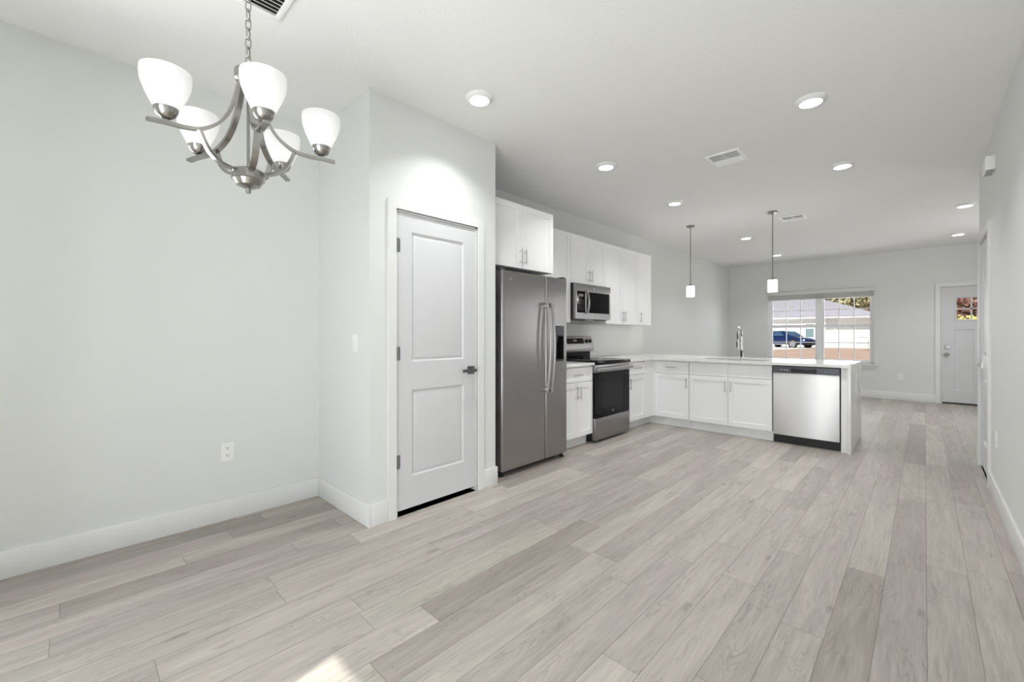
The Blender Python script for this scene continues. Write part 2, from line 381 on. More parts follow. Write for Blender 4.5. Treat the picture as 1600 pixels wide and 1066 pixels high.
    def build(self, name, m, parent=None, angle=32.0, loc=None):
        bm = self.bm
        bmesh.ops.recalc_face_normals(bm, faces=list(bm.faces))
        off = Vector((0, 0, 0))
        if parent is not None:
            p = parent
            while p is not None: off += p.location; p = p.parent
        elif loc is not None: off = Vector(loc)
        bmesh.ops.translate(bm, verts=list(bm.verts), vec=-off)
        ca = math.radians(angle)
        for e in bm.edges:
            if len(e.link_faces) == 2: e.smooth = e.calc_face_angle(0) < ca
        for f in bm.faces: f.smooth = True
        me = bpy.data.meshes.new(name); bm.to_mesh(me); bm.free()
        me.materials.append(m)
        o = bpy.data.objects.new(name, me); COL.objects.link(o)
        if parent is not None: o.parent = parent
        elif loc is not None: o.location = loc
        return o
def tag(o, label=None, cat=None, group=None, kind=None):
    if label: o['label'] = label
    if cat: o['category'] = cat
    if group: o['group'] = group
    if kind: o['kind'] = kind
    return o
def empty(name, loc, label, cat, group=None):
    o = bpy.data.objects.new(name, None); COL.objects.link(o); o.location = loc; o.empty_display_size = 0.1
    return tag(o, label, cat, group)
def struct(name, mb, m, label=None, loc=None):
    o = mb.build(name, m, loc=loc); o['kind'] = 'structure'
    if label: o['label'] = label
    return o
def dup(root, loc, label, group=None):
    def cp(o, par):
        c = o.copy(); COL.objects.link(c); c.parent = par
        for ch in o.children: cp(ch, c)
        return c
    r = root.copy(); COL.objects.link(r); r.location = loc; r['label'] = label
    if group: r['group'] = group
    for ch in root.children: cp(ch, r)
    return r
FX = lambda x0: (lambda u, v, w: (x0 + w, u, v))      # faces +x, u = y, v = z
BX = lambda x0: (lambda u, v, w: (x0 - w, u, v))      # faces -x
FY = lambda y0: (lambda u, v, w: (u, y0 - w, v))      # faces -y, u = x
BY = lambda y0: (lambda u, v, w: (u, y0 + w, v))      # faces +y
UZ = lambda z0: (lambda u, v, w: (u, v, z0 + w))      # faces up

# ------------------------------------------------------------------ room measures
XL, XR, YF, YB, H = -3.26, 0.37, 10.60, -1.05, 2.74
PX, PY0, PY1 = -2.49, 1.30, 2.386                     # pantry box: front face, near side, far side
YR = 5.98                                             # far end of the right wall
XH = 1.95                                             # right side of the entry hall
# floor, ceiling
struct('floor', MB().box(XL - 0.15, XH + 0.15, YB - 0.2, YF + 0.2, -0.12, 0.0), M['floor'], 'grey oak look vinyl plank floor')
struct('ceiling', MB().box(XL - 0.4, XH + 0.4, YB - 0.45, YF + 0.5, H, H + 0.25), M['ceiling'], 'white textured ceiling')
# walls
struct('wall_left', MB().slab(FX(XL), YB - 0.2, YF + 0.2, 0, H, 0.14, [(-0.96, -0.32, 0.78, 2.10)], through=True), M['wall'], 'long pale grey wall on the left')
WX0, WX1, WZ0, WZ1 = -2.463, -0.689, 0.635, 2.10
DX0, DX1, DZ1 = 0.205, 1.131, 2.03
struct('wall_far', MB().slab(FY(YF), XL, XH + 0.14, 0, H, 0.16, [(WX0, WX1, WZ0, WZ1), (DX0, DX1, 0.0, DZ1)], through=True), M['wall'], 'pale grey far wall with window and front door')
RD0, RD1, RDZ = 5.03, 5.81, 2.03
struct('wall_right', MB().slab(BX(XR), YB - 0.2, YR, 0, H, 0.12, [(RD0, RD1, 0.0, RDZ)], through=True), M['wall'], 'white right wall with a closed door')
struct('wall_hall', MB().box(XR + 0.12, XH, YR - 0.12, YR, 0, H), M['wall'], 'wall closing the entry hall')
struct('wall_entry', MB().slab(BX(XH), YR - 0.12, YF + 0.2, 0, H, 0.14, [(7.68, 8.92, 0.78, 2.10)], through=True), M['wall'], 'right wall of the entry')
SX0, SX1, SZ1 = -1.30, 0.27, 2.03
struct('wall_back', MB().slab(BY(YB), XL, XR, 0, H, 0.16, [(SX0, SX1, 0.0, SZ1)], through=True), M['wall'], 'wall behind the camera with patio door')
# pantry box
PD0, PD1, PDZ = 1.485, 2.187, 2.022
pw = MB()
pw.slab(FX(PX), PY0, PY1, 0, H, 0.11, [(PD0, PD1, 0.0, PDZ)], through=True)
pw.box(XL, PX - 0.11, PY0, PY0 + 0.11, 0, H); pw.box(XL, PX - 0.11, PY1 - 0.11, PY1, 0, H)
struct('wall_pantry', pw, M['wall'], 'pantry closet walls projecting into the room')

# baseboards
BH, BT = 0.138, 0.014
struct('baseboard_left', MB().box(XL, XL + BT, YB, PY0, 0, BH, 0.002), M['trim'])
bp_ = MB().box(XL + BT, PX + BT, PY0 - BT, PY0, 0, BH, 0.002)
bp_.box(PX, PX + BT, PY0 + 0.0005, PD0 - 0.062, 0, BH, 0.002); bp_.box(PX, PX + BT, PD1 + 0.062, PY1 + BT, 0, BH, 0.002)
bp_.box(PX - 0.3, PX, PY1, PY1 + BT, 0, BH, 0.002)
struct('baseboard_pantry', bp_, M['trim'])
br = MB().box(XR - BT, XR, YB, RD0 - 0.062, 0, BH, 0.002); br.box(XR - BT, XR, RD1 + 0.062, YR + BT, 0, BH, 0.002)
br.box(XR, XH, YR, YR + BT, 0, BH, 0.002)
struct('baseboard_right', br, M['trim'])
struct('baseboard_far', MB().box(XL, DX0 - 0.07, YF - BT, YF, 0, BH, 0.002).box(DX1 + 0.07, XH, YF - BT, YF, 0, BH, 0.002), M['trim'])
struct('baseboard_kitchen', MB().box(XL, XL + BT, 6.42, YF - BT, 0, BH, 0.002), M['trim'])

# casings
def casing(name, map_, u0, u1, ztop, w=0.062, t=0.017, label=None, jamb=0.10):
    m = MB()
    poly = [(u0 - w, 0), (u0 - w, ztop + w), (u1 + w, ztop + w), (u1 + w, 0), (u1 + 0.004, 0), (u1 + 0.004, ztop + 0.004), (u0 - 0.004, ztop + 0.004), (u0 - 0.004, 0)]
    # legs and head as three boards, mitred
    for q in ([poly[0], poly[1], poly[6], poly[7]], [poly[1], poly[2], poly[5], poly[6]], [poly[2], poly[3], poly[4], poly[5]]):
        m.prism(q, map_, 0.0, t)
    # jamb lining and stop
    for a, b in ((u0 - 0.004, u0 + 0.012), (u1 - 0.012, u1 + 0.004)):
        m.prism([(a, 0), (b, 0), (b, ztop + 0.004), (a, ztop + 0.004)], map_, -jamb, 0.0)
    m.prism([(u0, ztop - 0.010), (u1, ztop - 0.010), (u1, ztop + 0.004), (u0, ztop + 0.004)], map_, -jamb, 0.0)
    return struct(name, m, M['trim'], label)
casing('trim_1', FX(PX), PD0, PD1, PDZ, label='white casing around the pantry door')
casing('trim_2', BX(XR), RD0, RD1, RDZ, label='white casing around the right wall door')
casing('trim_3', FY(YF), DX0, DX1, DZ1, w=0.072, label='white casing around the front door', jamb=0.15)

def hinges(parent, map_, u, zs):
    for z in zs:
        m = MB()
        c0 = Vector(map_(u, z - 0.045, 0.006)); c1 = Vector(map_(u, z + 0.045, 0.006))
        m.cyl(c0, c1, 0.007, seg=12)
        m.prism([(u - 0.001, z - 0.044), (u + 0.020, z - 0.044), (u + 0.020, z + 0.044), (u - 0.001, z + 0.044)], map_, 0.0, 0.002)
        m.build('hinge', M['hinge'], parent)
def lever(parent, map_, u, z, du, mt, sq=0.033):
    """square rose with a flat lever pointing towards du"""
    r = MB().prism([(u - sq, z - sq), (u + sq, z - sq), (u + sq, z + sq), (u - sq, z + sq)], map_, 0.0, 0.009)
    rose = r.build('door_handle', mt, parent)
    q = MB()
    q.cyl(map_(u, z, 0.009), map_(u, z, 0.05), 0.011, seg=14)
    a, b = sorted((u - du * 0.016, u + du * 0.112))
    q.prism([(a, z - 0.011), (b, z - 0.011), (b, z + 0.011), (a, z + 0.011)], map_, 0.042, 0.056)
    q.build('lever', mt, rose)
def panel_door(name, map_, u0, u1, z0, z1, holes, label, lever_u=None, lever_du=-1, hinge_u=None, mt=None, thick=0.035, recess=0.012):
    m = MB().slab(map_, u0, u1, z0, z1, thick, holes, [(0.004, -0.006), (0.014, -recess), (0.030, -recess + 0.007), (0.036, -recess + 0.008)])
    d = struct(name, m, M['door'], label)
    return d
mp_ = FX(PX - 0.004)
d1 = panel_door('door_1', mp_, PD0 + 0.015, PD1 - 0.015, 0.034, PDZ - 0.013, [(1.610, 2.062, 1.018, 1.892), (1.610, 2.062, 0.245, 0.826)], 'white two panel pantry door beside the refrigerator')
hinges(d1, FX(PX - 0.004), PD0 + 0.013, (1.79, 1.075, 0.36))
lever(d1, mp_, 2.128, 0.930, -1, M['lever'], 0.030)
mp_ = BX(XR + 0.004)
d2 = panel_door('door_2', mp_, RD0 + 0.015, RD1 - 0.015, 0.02, RDZ - 0.013, [(RD0 + 0.13, RD1 - 0.13, 1.018, 1.892), (RD0 + 0.13, RD1 - 0.13, 0.245, 0.826)], 'white door in the right wall')
hinges(d2, BX(XR + 0.004), RD0 + 0.013, (1.79, 1.075, 0.36))
lever(d2, mp_, RD1 - 0.075, 0.925, -1, M['chrome'])
# front door with four lights on top
mp_ = FY(YF + 0.008)
gl = (0.373, 0.963, 1.435, 1.85)
m = MB()
sd0, sd1 = DX0 + 0.014, DX1 - 0.014
m.slab(mp_, sd0, sd1, 1.36, DZ1 - 0.012, 0.04, [gl], [(0.004, 0.008), (0.016, 0.008), (0.022, 0.0)], through=True)
m.slab(mp_, sd0, sd1, 0.03, 1.36, 0.04, [(0.365, 0.598, 0.24, 1.29), (0.738, 0.971, 0.24, 1.29)], [(0.010, -0.010)])
d3 = struct('door_3', m, M['door'], 'white front door with small panes at the top')
g = MB().box(gl[0], gl[1], YF + 0.024, YF + 0.030, gl[2], gl[3]).build('door_glass', M['glass'], d3)
g2 = MB()
for u in (gl[0] + (gl[1] - gl[0]) / 3, gl[0] + 2 * (gl[1] - gl[0]) / 3): g2.box(u - 0.010, u + 0.010, YF + 0.012, YF + 0.036, gl[2], gl[3])
zc = (gl[2] + gl[3]) / 2; g2.box(gl[0], gl[1], YF + 0.012, YF + 0.036, zc - 0.010, zc + 0.010)
g2.build('muntins', M['door'], d3)
k = MB().lathe([(0.032, 0), (0.030, 0.010), (0.012, 0.014), (0.012, 0.034), (0.026, 0.042), (0.029, 0.056), (0.022, 0.068), (0, 0.071)], (0.274, YF + 0.008, 0.855), (0, -1, 0), 24).build('door_knob', M['hinge'], d3)
k = MB().lathe([(0.032, 0), (0.030, 0.012), (0.020, 0.016), (0, 0.017)], (0.274, YF + 0.008, 0.980), (0, -1, 0), 24)
k.box(0.268, 0.280, YF - 0.026, YF - 0.008, 0.962, 0.998); k.build('deadbolt', M['chrome'], d3)
MB().box(DX0, DX1, YF + 0.005, YF + 0.14, 0.0, 0.018).build('threshold', M['black'], d3)

# ------------------------------------------------------------------ front window: two single hung units, blind rolled up
win = MB()
fy0, fy1 = YF + 0.055, YF + 0.115
wmid = (-1.585, -1.507)
def frame_rect(mb, x0, x1, z0, z1, w, y0, y1):
    mb.box(x0, x0 + w, y0, y1, z0, z1); mb.box(x1 - w, x1, y0, y1, z0, z1)
    mb.box(x0 + w, x1 - w, y0, y1, z0, z0 + w); mb.box(x0 + w, x1 - w, y0, y1, z1 - w, z1)
win.box(wmid[0], wmid[1], fy0 - 0.02, fy1, WZ0, WZ1)
units = ((WX0, wmid[0]), (wmid[1], WX1))
for i, (a, b) in enumerate(units):
    win.box(a, b, fy0, fy1, WZ0, WZ0 + 0.035); win.box(a, b, fy0, fy1, WZ1 - 0.035, WZ1)
win.box(WX0, WX0 + 0.04, fy0, fy1, WZ0 + 0.035, WZ1 - 0.035); win.box(WX1 - 0.035, WX1, fy0, fy1, WZ0 + 0.035, WZ1 - 0.035)
w1 = struct('window_1', win, M['vinyl'], 'white double front window looking onto the street')
zr = 1.375
for a, b in units:
    a, b = (a + 0.04, b) if a == WX0 else (a, b - 0.035)
    for nm, z0, z1, yy in (('lower_sash', WZ0 + 0.035, zr + 0.03, fy0 + 0.006), ('upper_sash', zr - 0.03, WZ1 - 0.035, fy0 + 0.03)):
        s = MB(); frame_rect(s, a, b, z0, z1, 0.036, yy, yy + 0.022)
        so = s.build(nm, M['vinyl'], w1)
        ia, ib, i0, i1 = a + 0.036, b - 0.036, z0 + 0.036, z1 - 0.036
        mu = MB()
        for k in (1, 2):
            u = ia + (ib - ia) * k / 3; mu.box(u - 0.009, u + 0.009, yy + 0.004, yy + 0.018, i0, i1)
        zm = (i0 + i1) / 2; mu.box(ia, ib, yy + 0.005, yy + 0.017, zm - 0.009, zm + 0.009)
        mu.build('muntins', M['vinyl'], so)
        MB().box(ia - 0.005, ib + 0.005, yy + 0.009, yy + 0.013, i0 - 0.005, i1 + 0.005).build('pane', M['glass'], so)
sl = MB().box(WX0 - 0.055, WX1 + 0.055, YF - 0.055, YF + 0.06, WZ0 - 0.022, WZ0, 0.003)
sl.box(WX0 - 0.035, WX1 + 0.035, YF - 0.016, YF, WZ0 - 0.085, WZ0 - 0.022, 0.002)
struct('trim_4', sl, M['trim'], 'white sill and apron under the front window')
# blind: headrail and the stack of slats
bl = empty('window_blind', ((WX0 + WX1) / 2, YF - 0.02, 2.02), 'white horizontal blind raised to the top of the front window', 'blind')
MB().box(WX0 - 0.002, WX1 + 0.004, YF - 0.045, YF + 0.03, 2.035, 2.105, 0.003).build('valance', M['blind'], bl)
bs = MB()
for i in range(15):
    z = 2.030 - i * 0.0062
    bs.box(WX0 + 0.008, WX1 - 0.008, YF - 0.030, YF + 0.02, z - 0.0032, z)
bs.build('slat_stack', M['blind'], bl)
MB().box(WX0 + 0.006, WX1 - 0.006, YF - 0.032, YF + 0.022, 1.920, 1.937, 0.003).build('bottom_rail', M['blind'], bl)
# patio door behind the camera
pd = MB(); yb = YB - 0.10
frame_rect(pd, SX0, SX1, 0.0, SZ1, 0.05, yb, yb + 0.07)
pd.box((SX0 + SX1) / 2 - 0.04, (SX0 + SX1) / 2 + 0.04, yb, yb + 0.07, 0.05, SZ1 - 0.05)
d4 = struct('door_4', pd, M['vinyl'], 'white sliding patio door')
MB().box(SX0 + 0.045, SX1 - 0.045, yb + 0.03, yb + 0.036, 0.045, SZ1 - 0.045).build('pane', M['glass'], d4)

# side window (behind camera) and entry window (round corner), both added for fill light
def plain_window(name, map_, u0, u1, z0, z1, label):
    m = MB().slab(map_, u0, u1, z0, z1, 0.05, [(u0 + 0.045, u1 - 0.045, z0 + 0.045, (z0 + z1) / 2 - 0.02), (u0 + 0.045, u1 - 0.045, (z0 + z1) / 2 + 0.02, z1 - 0.045)], through=True)
    o = struct(name, m, M['vinyl'], label)
    MB().prism([(u0 + 0.04, z0 + 0.04), (u1 - 0.04, z0 + 0.04), (u1 - 0.04, z1 - 0.04), (u0 + 0.04, z1 - 0.04)], map_, -0.03, -0.024).build('pane', M['glass'], o)
plain_window('window_2_added', FX(XL - 0.07), -0.96, -0.32, 0.78, 2.10, 'unseen white single hung side window added for fill light')
plain_window('window_3_added', BX(XH + 0.07), 7.68, 8.92, 0.78, 2.10, 'unseen white single hung entry window added for fill light')

# ------------------------------------------------------------------ cabinets
GAP = 0.0016
def pull(parent, map_, u, z, vertical=True, L=0.135, name='handle'):
    m = MB(); r = 0.0058; off = 0.030; hs = 0.048
    a, b = ((u, z - L / 2), (u, z + L / 2)) if vertical else ((u - L / 2, z), (u + L / 2, z))
    m.cyl(map_(*a, off), map_(*b, off), r, seg=10)
    for s in (-1, 1):
        p = (u, z + s * hs) if vertical else (u + s * hs, z)
        m.cyl(map_(*p, 0.0), map_(*p, off), 0.0048, seg=10)
    return m.build(name, M['pull'], parent)
def shaker(name, parent, map_, u0, u1, z0, z1, stile=0.057):
    m = MB().slab(map_, u0 + GAP, u1 - GAP, z0 + GAP, z1 - GAP, 0.019, [(u0 + stile, u1 - stile, z0 + stile, z1 - stile)], [(0.001, -0.008)])
    return m.build(name, M['cabinet'], parent)
def drawer(name, parent, map_, u0, u1, z0, z1):
    m = MB().slab(map_, u0 + GAP, u1 - GAP, z0 + GAP, z1 - GAP, 0.019, [(u0 + 0.03, u1 - 0.03, z0 + 0.03, z1 - 0.03)], [(0.001, -0.004)])
    return m.build(name, M['cabinet'], parent)

UF = -2.935            # face of wall cabinet doors
def wall_cab(label, y0, y1, z0, z1, doors, face=UF):
    """doors: list of (y0, y1, pull_side) ; pull_side -1 near edge, +1 far edge, 0 none"""
    c = empty('wall_cabinet', (XL, (y0 + y1) / 2, z0), label, 'cabinet', 'white wall cabinets')
    MB().box(XL + 0.002, face - 0.0195, y0 + 0.0006, y1 - 0.0006, z0, z1).build('carcass', M['cabinet'], c)
    for a, b, s in doors:
        d = shaker('door', c, FX(face), a, b, z0, z1)
        if s: pull(d, FX(face), (b - 0.030) if s > 0 else (a + 0.030), z0 + 0.105)
    return c
wall_cab('deep white two door wall cabinet over the refrigerator', 2.402, 3.315, 1.80, 2.380, [(2.402, 2.862, 1), (2.862, 3.315, -1)], face=-2.635)
wall_cab('white wall cabinet between the refrigerator cabinet and the microwave', 3.412, 4.010, 1.34, 2.372, [(3.412, 3.710, 1), (3.710, 4.010, -1)])
wall_cab('short white two door wall cabinet above the microwave', 4.012, 4.768, 1.80, 2.372, [(4.012, 4.390, 1), (4.390, 4.768, -1)])
wall_cab('tall white double door wall cabinet right of the microwave', 4.770, 5.632, 1.34, 2.372, [(4.770, 5.201, 1), (5.201, 5.632, -1)])
wall_cab('narrow single door wall cabinet at the end of the row', 5.634, 6.020, 1.34, 2.372, [(5.634, 6.020, -1)])

CT, CTH = 0.893, 0.030           # counter top, thickness
CB = CT - CTH
BF = -2.630                      # face of left run doors
PFY = 5.455                      # face of peninsula doors
TZ = 0.112
def base_cab_left(label, y0, y1, doors, drw):
    c = empty('base_cabinet', (XL, (y0 + y1) / 2, 0), label, 'cabinet', 'white base cabinets')
    MB().box(XL + 0.002, BF - 0.0195, y0 + 0.0006, y1 - 0.0006, TZ, CB - 0.001).build('carcass', M['cabinet'], c)
    MB().box(XL + 0.05, BF - 0.085, y0 + 0.0006, y1 - 0.0006, 0.0, TZ).build('toe_kick', M['toe'], c)
    for a, b in drw:
        d = drawer('drawer', c, FX(BF), a, b, 0.697, CB - 0.012)
        pull(d, FX(BF), (a + b) / 2, 0.775, False, 0.135)
    for a, b, s in doors:
        d = shaker('door', c, FX(BF), a, b, TZ + 0.004, 0.695)
        pull(d, FX(BF), (b - 0.030) if s > 0 else (a + 0.030), 0.585)
    return c
base_cab_left('white base cabinet between the refrigerator and the range', 3.425, 4.002, [(3.425, 3.713, 1), (3.713, 4.002, -1)], [(3.425, 4.002)])
c = base_cab_left('narrow white base cabinet between the range and the corner', 4.776, 5.230, [(4.776, 5.230, -1)], [(4.776, 5.230)])
MB().box(BF - 0.0195, BF - 0.001, 5.232, 5.4540, TZ, CB - 0.002).build('filler', M['cabinet'], c)
MB().box(BF - 0.10, BF - 0.085, 5.2315, 5.4540, 0.0, TZ).build('toe_kick', M['toe'], c)
def base_cab_pen(label, x0, x1, doors, drw, pulls=True):
    c = empty('base_cabinet', ((x0 + x1) / 2, PFY + 0.02, 0), label, 'cabinet', 'white base cabinets')
    cm = MB().slab(FY(PFY + 0.0195), x0 + 0.0006, x1 - 0.0006, TZ, (CB - 0.001) if pulls else 0.648, 0.58)
    if not pulls: cm.box(x0 + 0.0006, x1 - 0.0006, PFY + 0.0195, PFY + 0.045, 0.648, CB - 0.001)
    cm.build('carcass', M['cabinet'], c)
    MB().box(x0 + 0.0006, x1 - 0.0006, PFY + 0.065, PFY + 0.56, 0.0, TZ).build('toe_kick', M['toe'], c)
    for a, b in drw:
        d = drawer('drawer', c, FY(PFY), a, b, 0.697, CB - 0.012)
        if pulls: pull(d, FY(PFY), (a + b) / 2, 0.775, False, 0.135)
    for a, b, s in doors:
        d = shaker('door', c, FY(PFY), a, b, TZ + 0.004, 0.695)
        pull(d, FY(PFY), (b - 0.030) if s > 0 else (a + 0.030), 0.585)
    return c
c = base_cab_pen('white base cabinet with drawer in the peninsula corner', -2.605, -2.150, [(-2.605, -2.150, 1)], [(-2.605, -2.150)])
MB().box(-2.648, -2.607, PFY + 0.001, PFY + 0.0195, TZ, CB - 0.002).build('filler', M['cabinet'], c)
MB().box(-2.715, -2.606, PFY + 0.065, PFY + 0.085, 0.0, TZ).box(BF - 0.10, BF - 0.085, PFY, PFY + 0.085, 0.0, TZ).build('toe_kick', M['toe'], c)
c = base_cab_pen('white two door sink base cabinet under the faucet', -2.146, -1.228, [(-2.146, -1.687, 1), (-1.687, -1.228, -1)], [(-2.146, -1.687), (-1.687, -1.228)], pulls=False)
# worktops
SKX0, SKX1, SKY0, SKY1 = -2.04, -1.33, 5.545, 5.92
WFX0, WFX1, WFY0, WFY1 = -0.560, -0.530, 5.415, 6.385
w = MB().box(XL + 0.002, BF + 0.027, 3.425, 4.003, CB, CT, 0.002)
tag(w.build('worktop', M['quartz']), 'short white quartz worktop left of the range', 'worktop')
w = MB()
w.slab(UZ(CT), BF + 0.027, WFX0, WFY0, WFY1, CTH, [(SKX0, SKX1, SKY0, SKY1)], through=True)
w.box(XL + 0.002, BF + 0.027, 4.776, WFY1, CB, CT)
tag(w.build('worktop', M['quartz']), 'long L shaped white quartz worktop over the peninsula', 'worktop')
w = MB().box(WFX0, WFX1, WFY0, WFY1, 0.0, CT, 0.0015)
tag(w.build('waterfall_panel', M['quartz']), 'white quartz waterfall panel at the end of the peninsula', 'panel')
w = MB().box(-0.613, WFX0 - 0.001, PFY - 0.002, 6.05, 0.0, CB - 0.001, 0.001)
tag(w.build('filler_panel', M['cabinet']), 'white filler panel between dishwasher and waterfall end', 'panel')
w = MB().box(-3.24, -0.615, 6.056, 6.07, 0.0, CB - 0.001)
tag(w.build('back_panel', M['cabinet']), 'white back panel of the peninsula on the living room side', 'panel')
w = MB().box(XL + 0.0005, XL + 0.018, 3.425, 6.38, CT + 0.001, 1.337, 0.001)
tag(w.build('backsplash', M['splash']), 'pale quartz backsplash slab behind the range', 'backsplash')
# sink
s = MB(); t = 0.012
s.box(SKX0 - t, SKX1 + t, SKY0 - t, SKY1 + t, 0.655, 0.667)
s.box(SKX0 - t, SKX0, SKY0 - t, SKY1 + t, 0.667, CB - 0.001); s.box(SKX1, SKX1 + t, SKY0 - t, SKY1 + t, 0.667, CB - 0.001)
s.box(SKX0, SKX1, SKY0 - t, SKY0, 0.667, CB - 0.001); s.box(SKX0, SKX1, SKY1, SKY1 + t, 0.667, CB - 0.001)
so = tag(s.build('sink', M['steel_edge']), 'stainless undermount sink in the peninsula worktop', 'sink')
MB().lathe([(0.045, 0), (0.045, 0.003), (0.03, 0.004), (0.0, 0.002)], ((SKX0 + SKX1) / 2, 5.75, 0.667)).build('drain', M['chrome'], so)

# faucet: spring pull-down
fx, fy = -1.690, 5.985
fc = empty('faucet', (fx, fy, CT), 'chrome spring neck pull down faucet behind the sink', 'faucet')
MB().lathe([(0.028, 0), (0.028, 0.006), (0.022, 0.012), (0.021, 0.085), (0.024, 0.09), (0.024, 0.115), (0.015, 0.122), (0.0125, 0.125), (0.0125, 0.27), (0.016, 0.272), (0.016, 0.285), (0.010, 0.287)], (fx, fy, CT), seg=20).build('body', M['chrome'], fc)
arc = []
RA = 0.085
for i in range(19):
    a = math.pi * i / 18
    arc.append((fx, fy - RA + RA * math.cos(a), CT + 0.315 + RA * 1.0 * math.sin(a)))
path = [(fx, fy, CT + 0.285)] + arc + [(fx, fy - 2 * RA, CT + 0.25)]
hose = MB().tube(path, 0.006, 8).build('hose', M['rubber'], fc)
# helical spring around the hose
def resample(P, n):
    P = [Vector(p) for p in P]; d = [0]
    for a, b in zip(P, P[1:]): d.append(d[-1] + (b - a).length)
    out = []
    for i in range(n):
        s_ = d[-1] * i / (n - 1); j = 0
        while j < len(d) - 2 and d[j + 1] < s_: j += 1
        f = (s_ - d[j]) / max(1e-9, d[j + 1] - d[j]); out.append(P[j].lerp(P[j + 1], f))
    return out
R_ = resample(path[:-1], 430); hel = []
for i, p in enumerate(R_):
    d = (R_[min(i + 1, 429)] - R_[max(i - 1, 0)]).normalized(); x = Vector((1, 0, 0)); y = d.cross(x)
    a = 2 * math.pi * i / 10
    hel.append(p + (x * math.cos(a) + y * math.sin(a)) * 0.0105)
MB().tube(hel, 0.0024, 5).build('spring', M['chrome'], fc)
sy = fy - 2 * RA
hd = MB().lathe([(0.010, 0.25), (0.014, 0.235), (0.015, 0.15), (0.019, 0.128), (0.022, 0.112), (0.018, 0.108), (0, 0.108)], (fx, sy, CT), seg=18).build('spray_head', M['chrome'], fc)
MB().box(fx - 0.006, fx + 0.006, sy - 0.019, sy - 0.012, CT + 0.155, CT + 0.215, 0.002).build('spray_button', M['black'], hd)
MB().cyl((fx, fy - 0.012, CT + 0.232), (fx, sy + 0.012, CT + 0.232), 0.0042, seg=10).build('holder_arm', M['chrome'], fc)
hb = MB().cyl((fx - 0.022, fy, CT + 0.103), (fx - 0.045, fy, CT + 0.103), 0.014, seg=14); hb.cyl((fx - 0.038, fy, CT + 0.103), (fx - 0.06, fy - 0.05, CT + 0.118), 0.0048, seg=10)
hb.build('handle', M['chrome'], fc)

# ------------------------------------------------------------------ refrigerator
FF = -2.530
fr = empty('refrigerator', (XL + 0.02, 2.95, 0), 'stainless side by side refrigerator next to the pantry', 'refrigerator')
MB().box(XL + 0.04, -2.612, 2.500, 3.404, 0.035, 1.745, 0.004).build('body', M['black'], fr)
def fridge_door(y0, y1, hole=None):
    m = MB(); z0, z1, r, t = 0.052, 1.742, 0.022, 0.075
    # rounded vertical edges: plan outline extruded in z
    pl = [(FF - t, y0), (FF - r, y0)] + [(FF - r + r * math.sin(a), y0 + r - r * math.cos(a)) for a in [math.pi / 2 * k / 6 for k in range(1, 7)]]
    pl += [(FF - r + r * math.cos(a), y1 - r + r * math.sin(a)) for a in [math.pi / 2 * k / 6 for k in range(0, 6)]] + [(FF - r, y1), (FF - t, y1)]
    if hole is None:
        m.prism(pl, lambda u, v, w: (u, v, w), z0, z1)
    else:
        h0, h1 = hole
        m.prism(pl, lambda u, v, w: (u, v, w), z0, h0[1]); m.prism(pl, lambda u, v, w: (u, v, w), h1[1], z1)
        a, b = h0[0], h1[0]
        m.prism([(FF - t, y0)] + [p for p in pl if p[1] <= y0 + r + 1e-6 and p != pl[0]] + [(FF, a), (FF - t, a)], lambda u, v, w: (u, v, w), h0[1], h1[1])
        m.prism([(FF - t, b), (FF, b)] + [p for p in pl if p[1] >= y1 - r - 1e-6], lambda u, v, w: (u, v, w), h0[1], h1[1])
        m.box(FF - t, FF - t + 0.006, a, b, h0[1], h1[1])
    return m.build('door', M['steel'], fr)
fd1 = fridge_door(2.502, 3.072)
HY0, HY1, HZ0, HZ1 = 3.205, 3.345, 0.945, 1.285
fd2 = fridge_door(3.079, 3.404, ((HY0, HZ0), (HY1, HZ1)))
# dispenser in the right door
ds = MB().box(FF - 0.066, FF - 0.060, HY0, HY1, HZ0, HZ1)
ds.box(FF - 0.060, FF + 0.002, HY0, HY0 + 0.008, HZ0, HZ1); ds.box(FF - 0.060, FF + 0.002, HY1 - 0.008, HY1, HZ0, HZ1)
ds.box(FF - 0.060, FF + 0.006, HY0 + 0.008, HY1 - 0.008, HZ0, HZ0 + 0.018)
dso = ds.build('dispenser', M['black'], fr)
MB().box(FF - 0.060, FF + 0.003, HY0 + 0.008, HY1 - 0.008, 1.185, HZ1, 0.002).build('control_panel', M['panel_grey'], dso)
MB().box(FF + 0.003, FF + 0.0045, HY0 + 0.045, HY0 + 0.095, 1.240, 1.265).build('display', M['display'], dso)
kb = MB()
for i in range(5): kb.box(FF + 0.003, FF + 0.0045, HY0 + 0.018 + i * 0.023, HY0 + 0.030 + i * 0.023, 1.204, 1.214)
kb.build('buttons', M['key'], dso)
MB().cyl((FF - 0.035, HY0 + 0.07, 1.185), (FF - 0.035, HY0 + 0.07, 1.13), 0.016, 0.012).build('spout', M['panel_grey'], dso)
tr_ = MB(); tr_.box(FF - 0.001, FF + 0.004, HY0 - 0.006, HY0, HZ0 - 0.006, HZ1 + 0.006); tr_.box(FF - 0.001, FF + 0.004, HY1, HY1 + 0.012, HZ0 - 0.006, HZ1 + 0.006)
tr_.box(FF - 0.001, FF + 0.004, HY0, HY1, HZ1, HZ1 + 0.006); tr_.build('dispenser_trim', M['steel_edge'], dso)
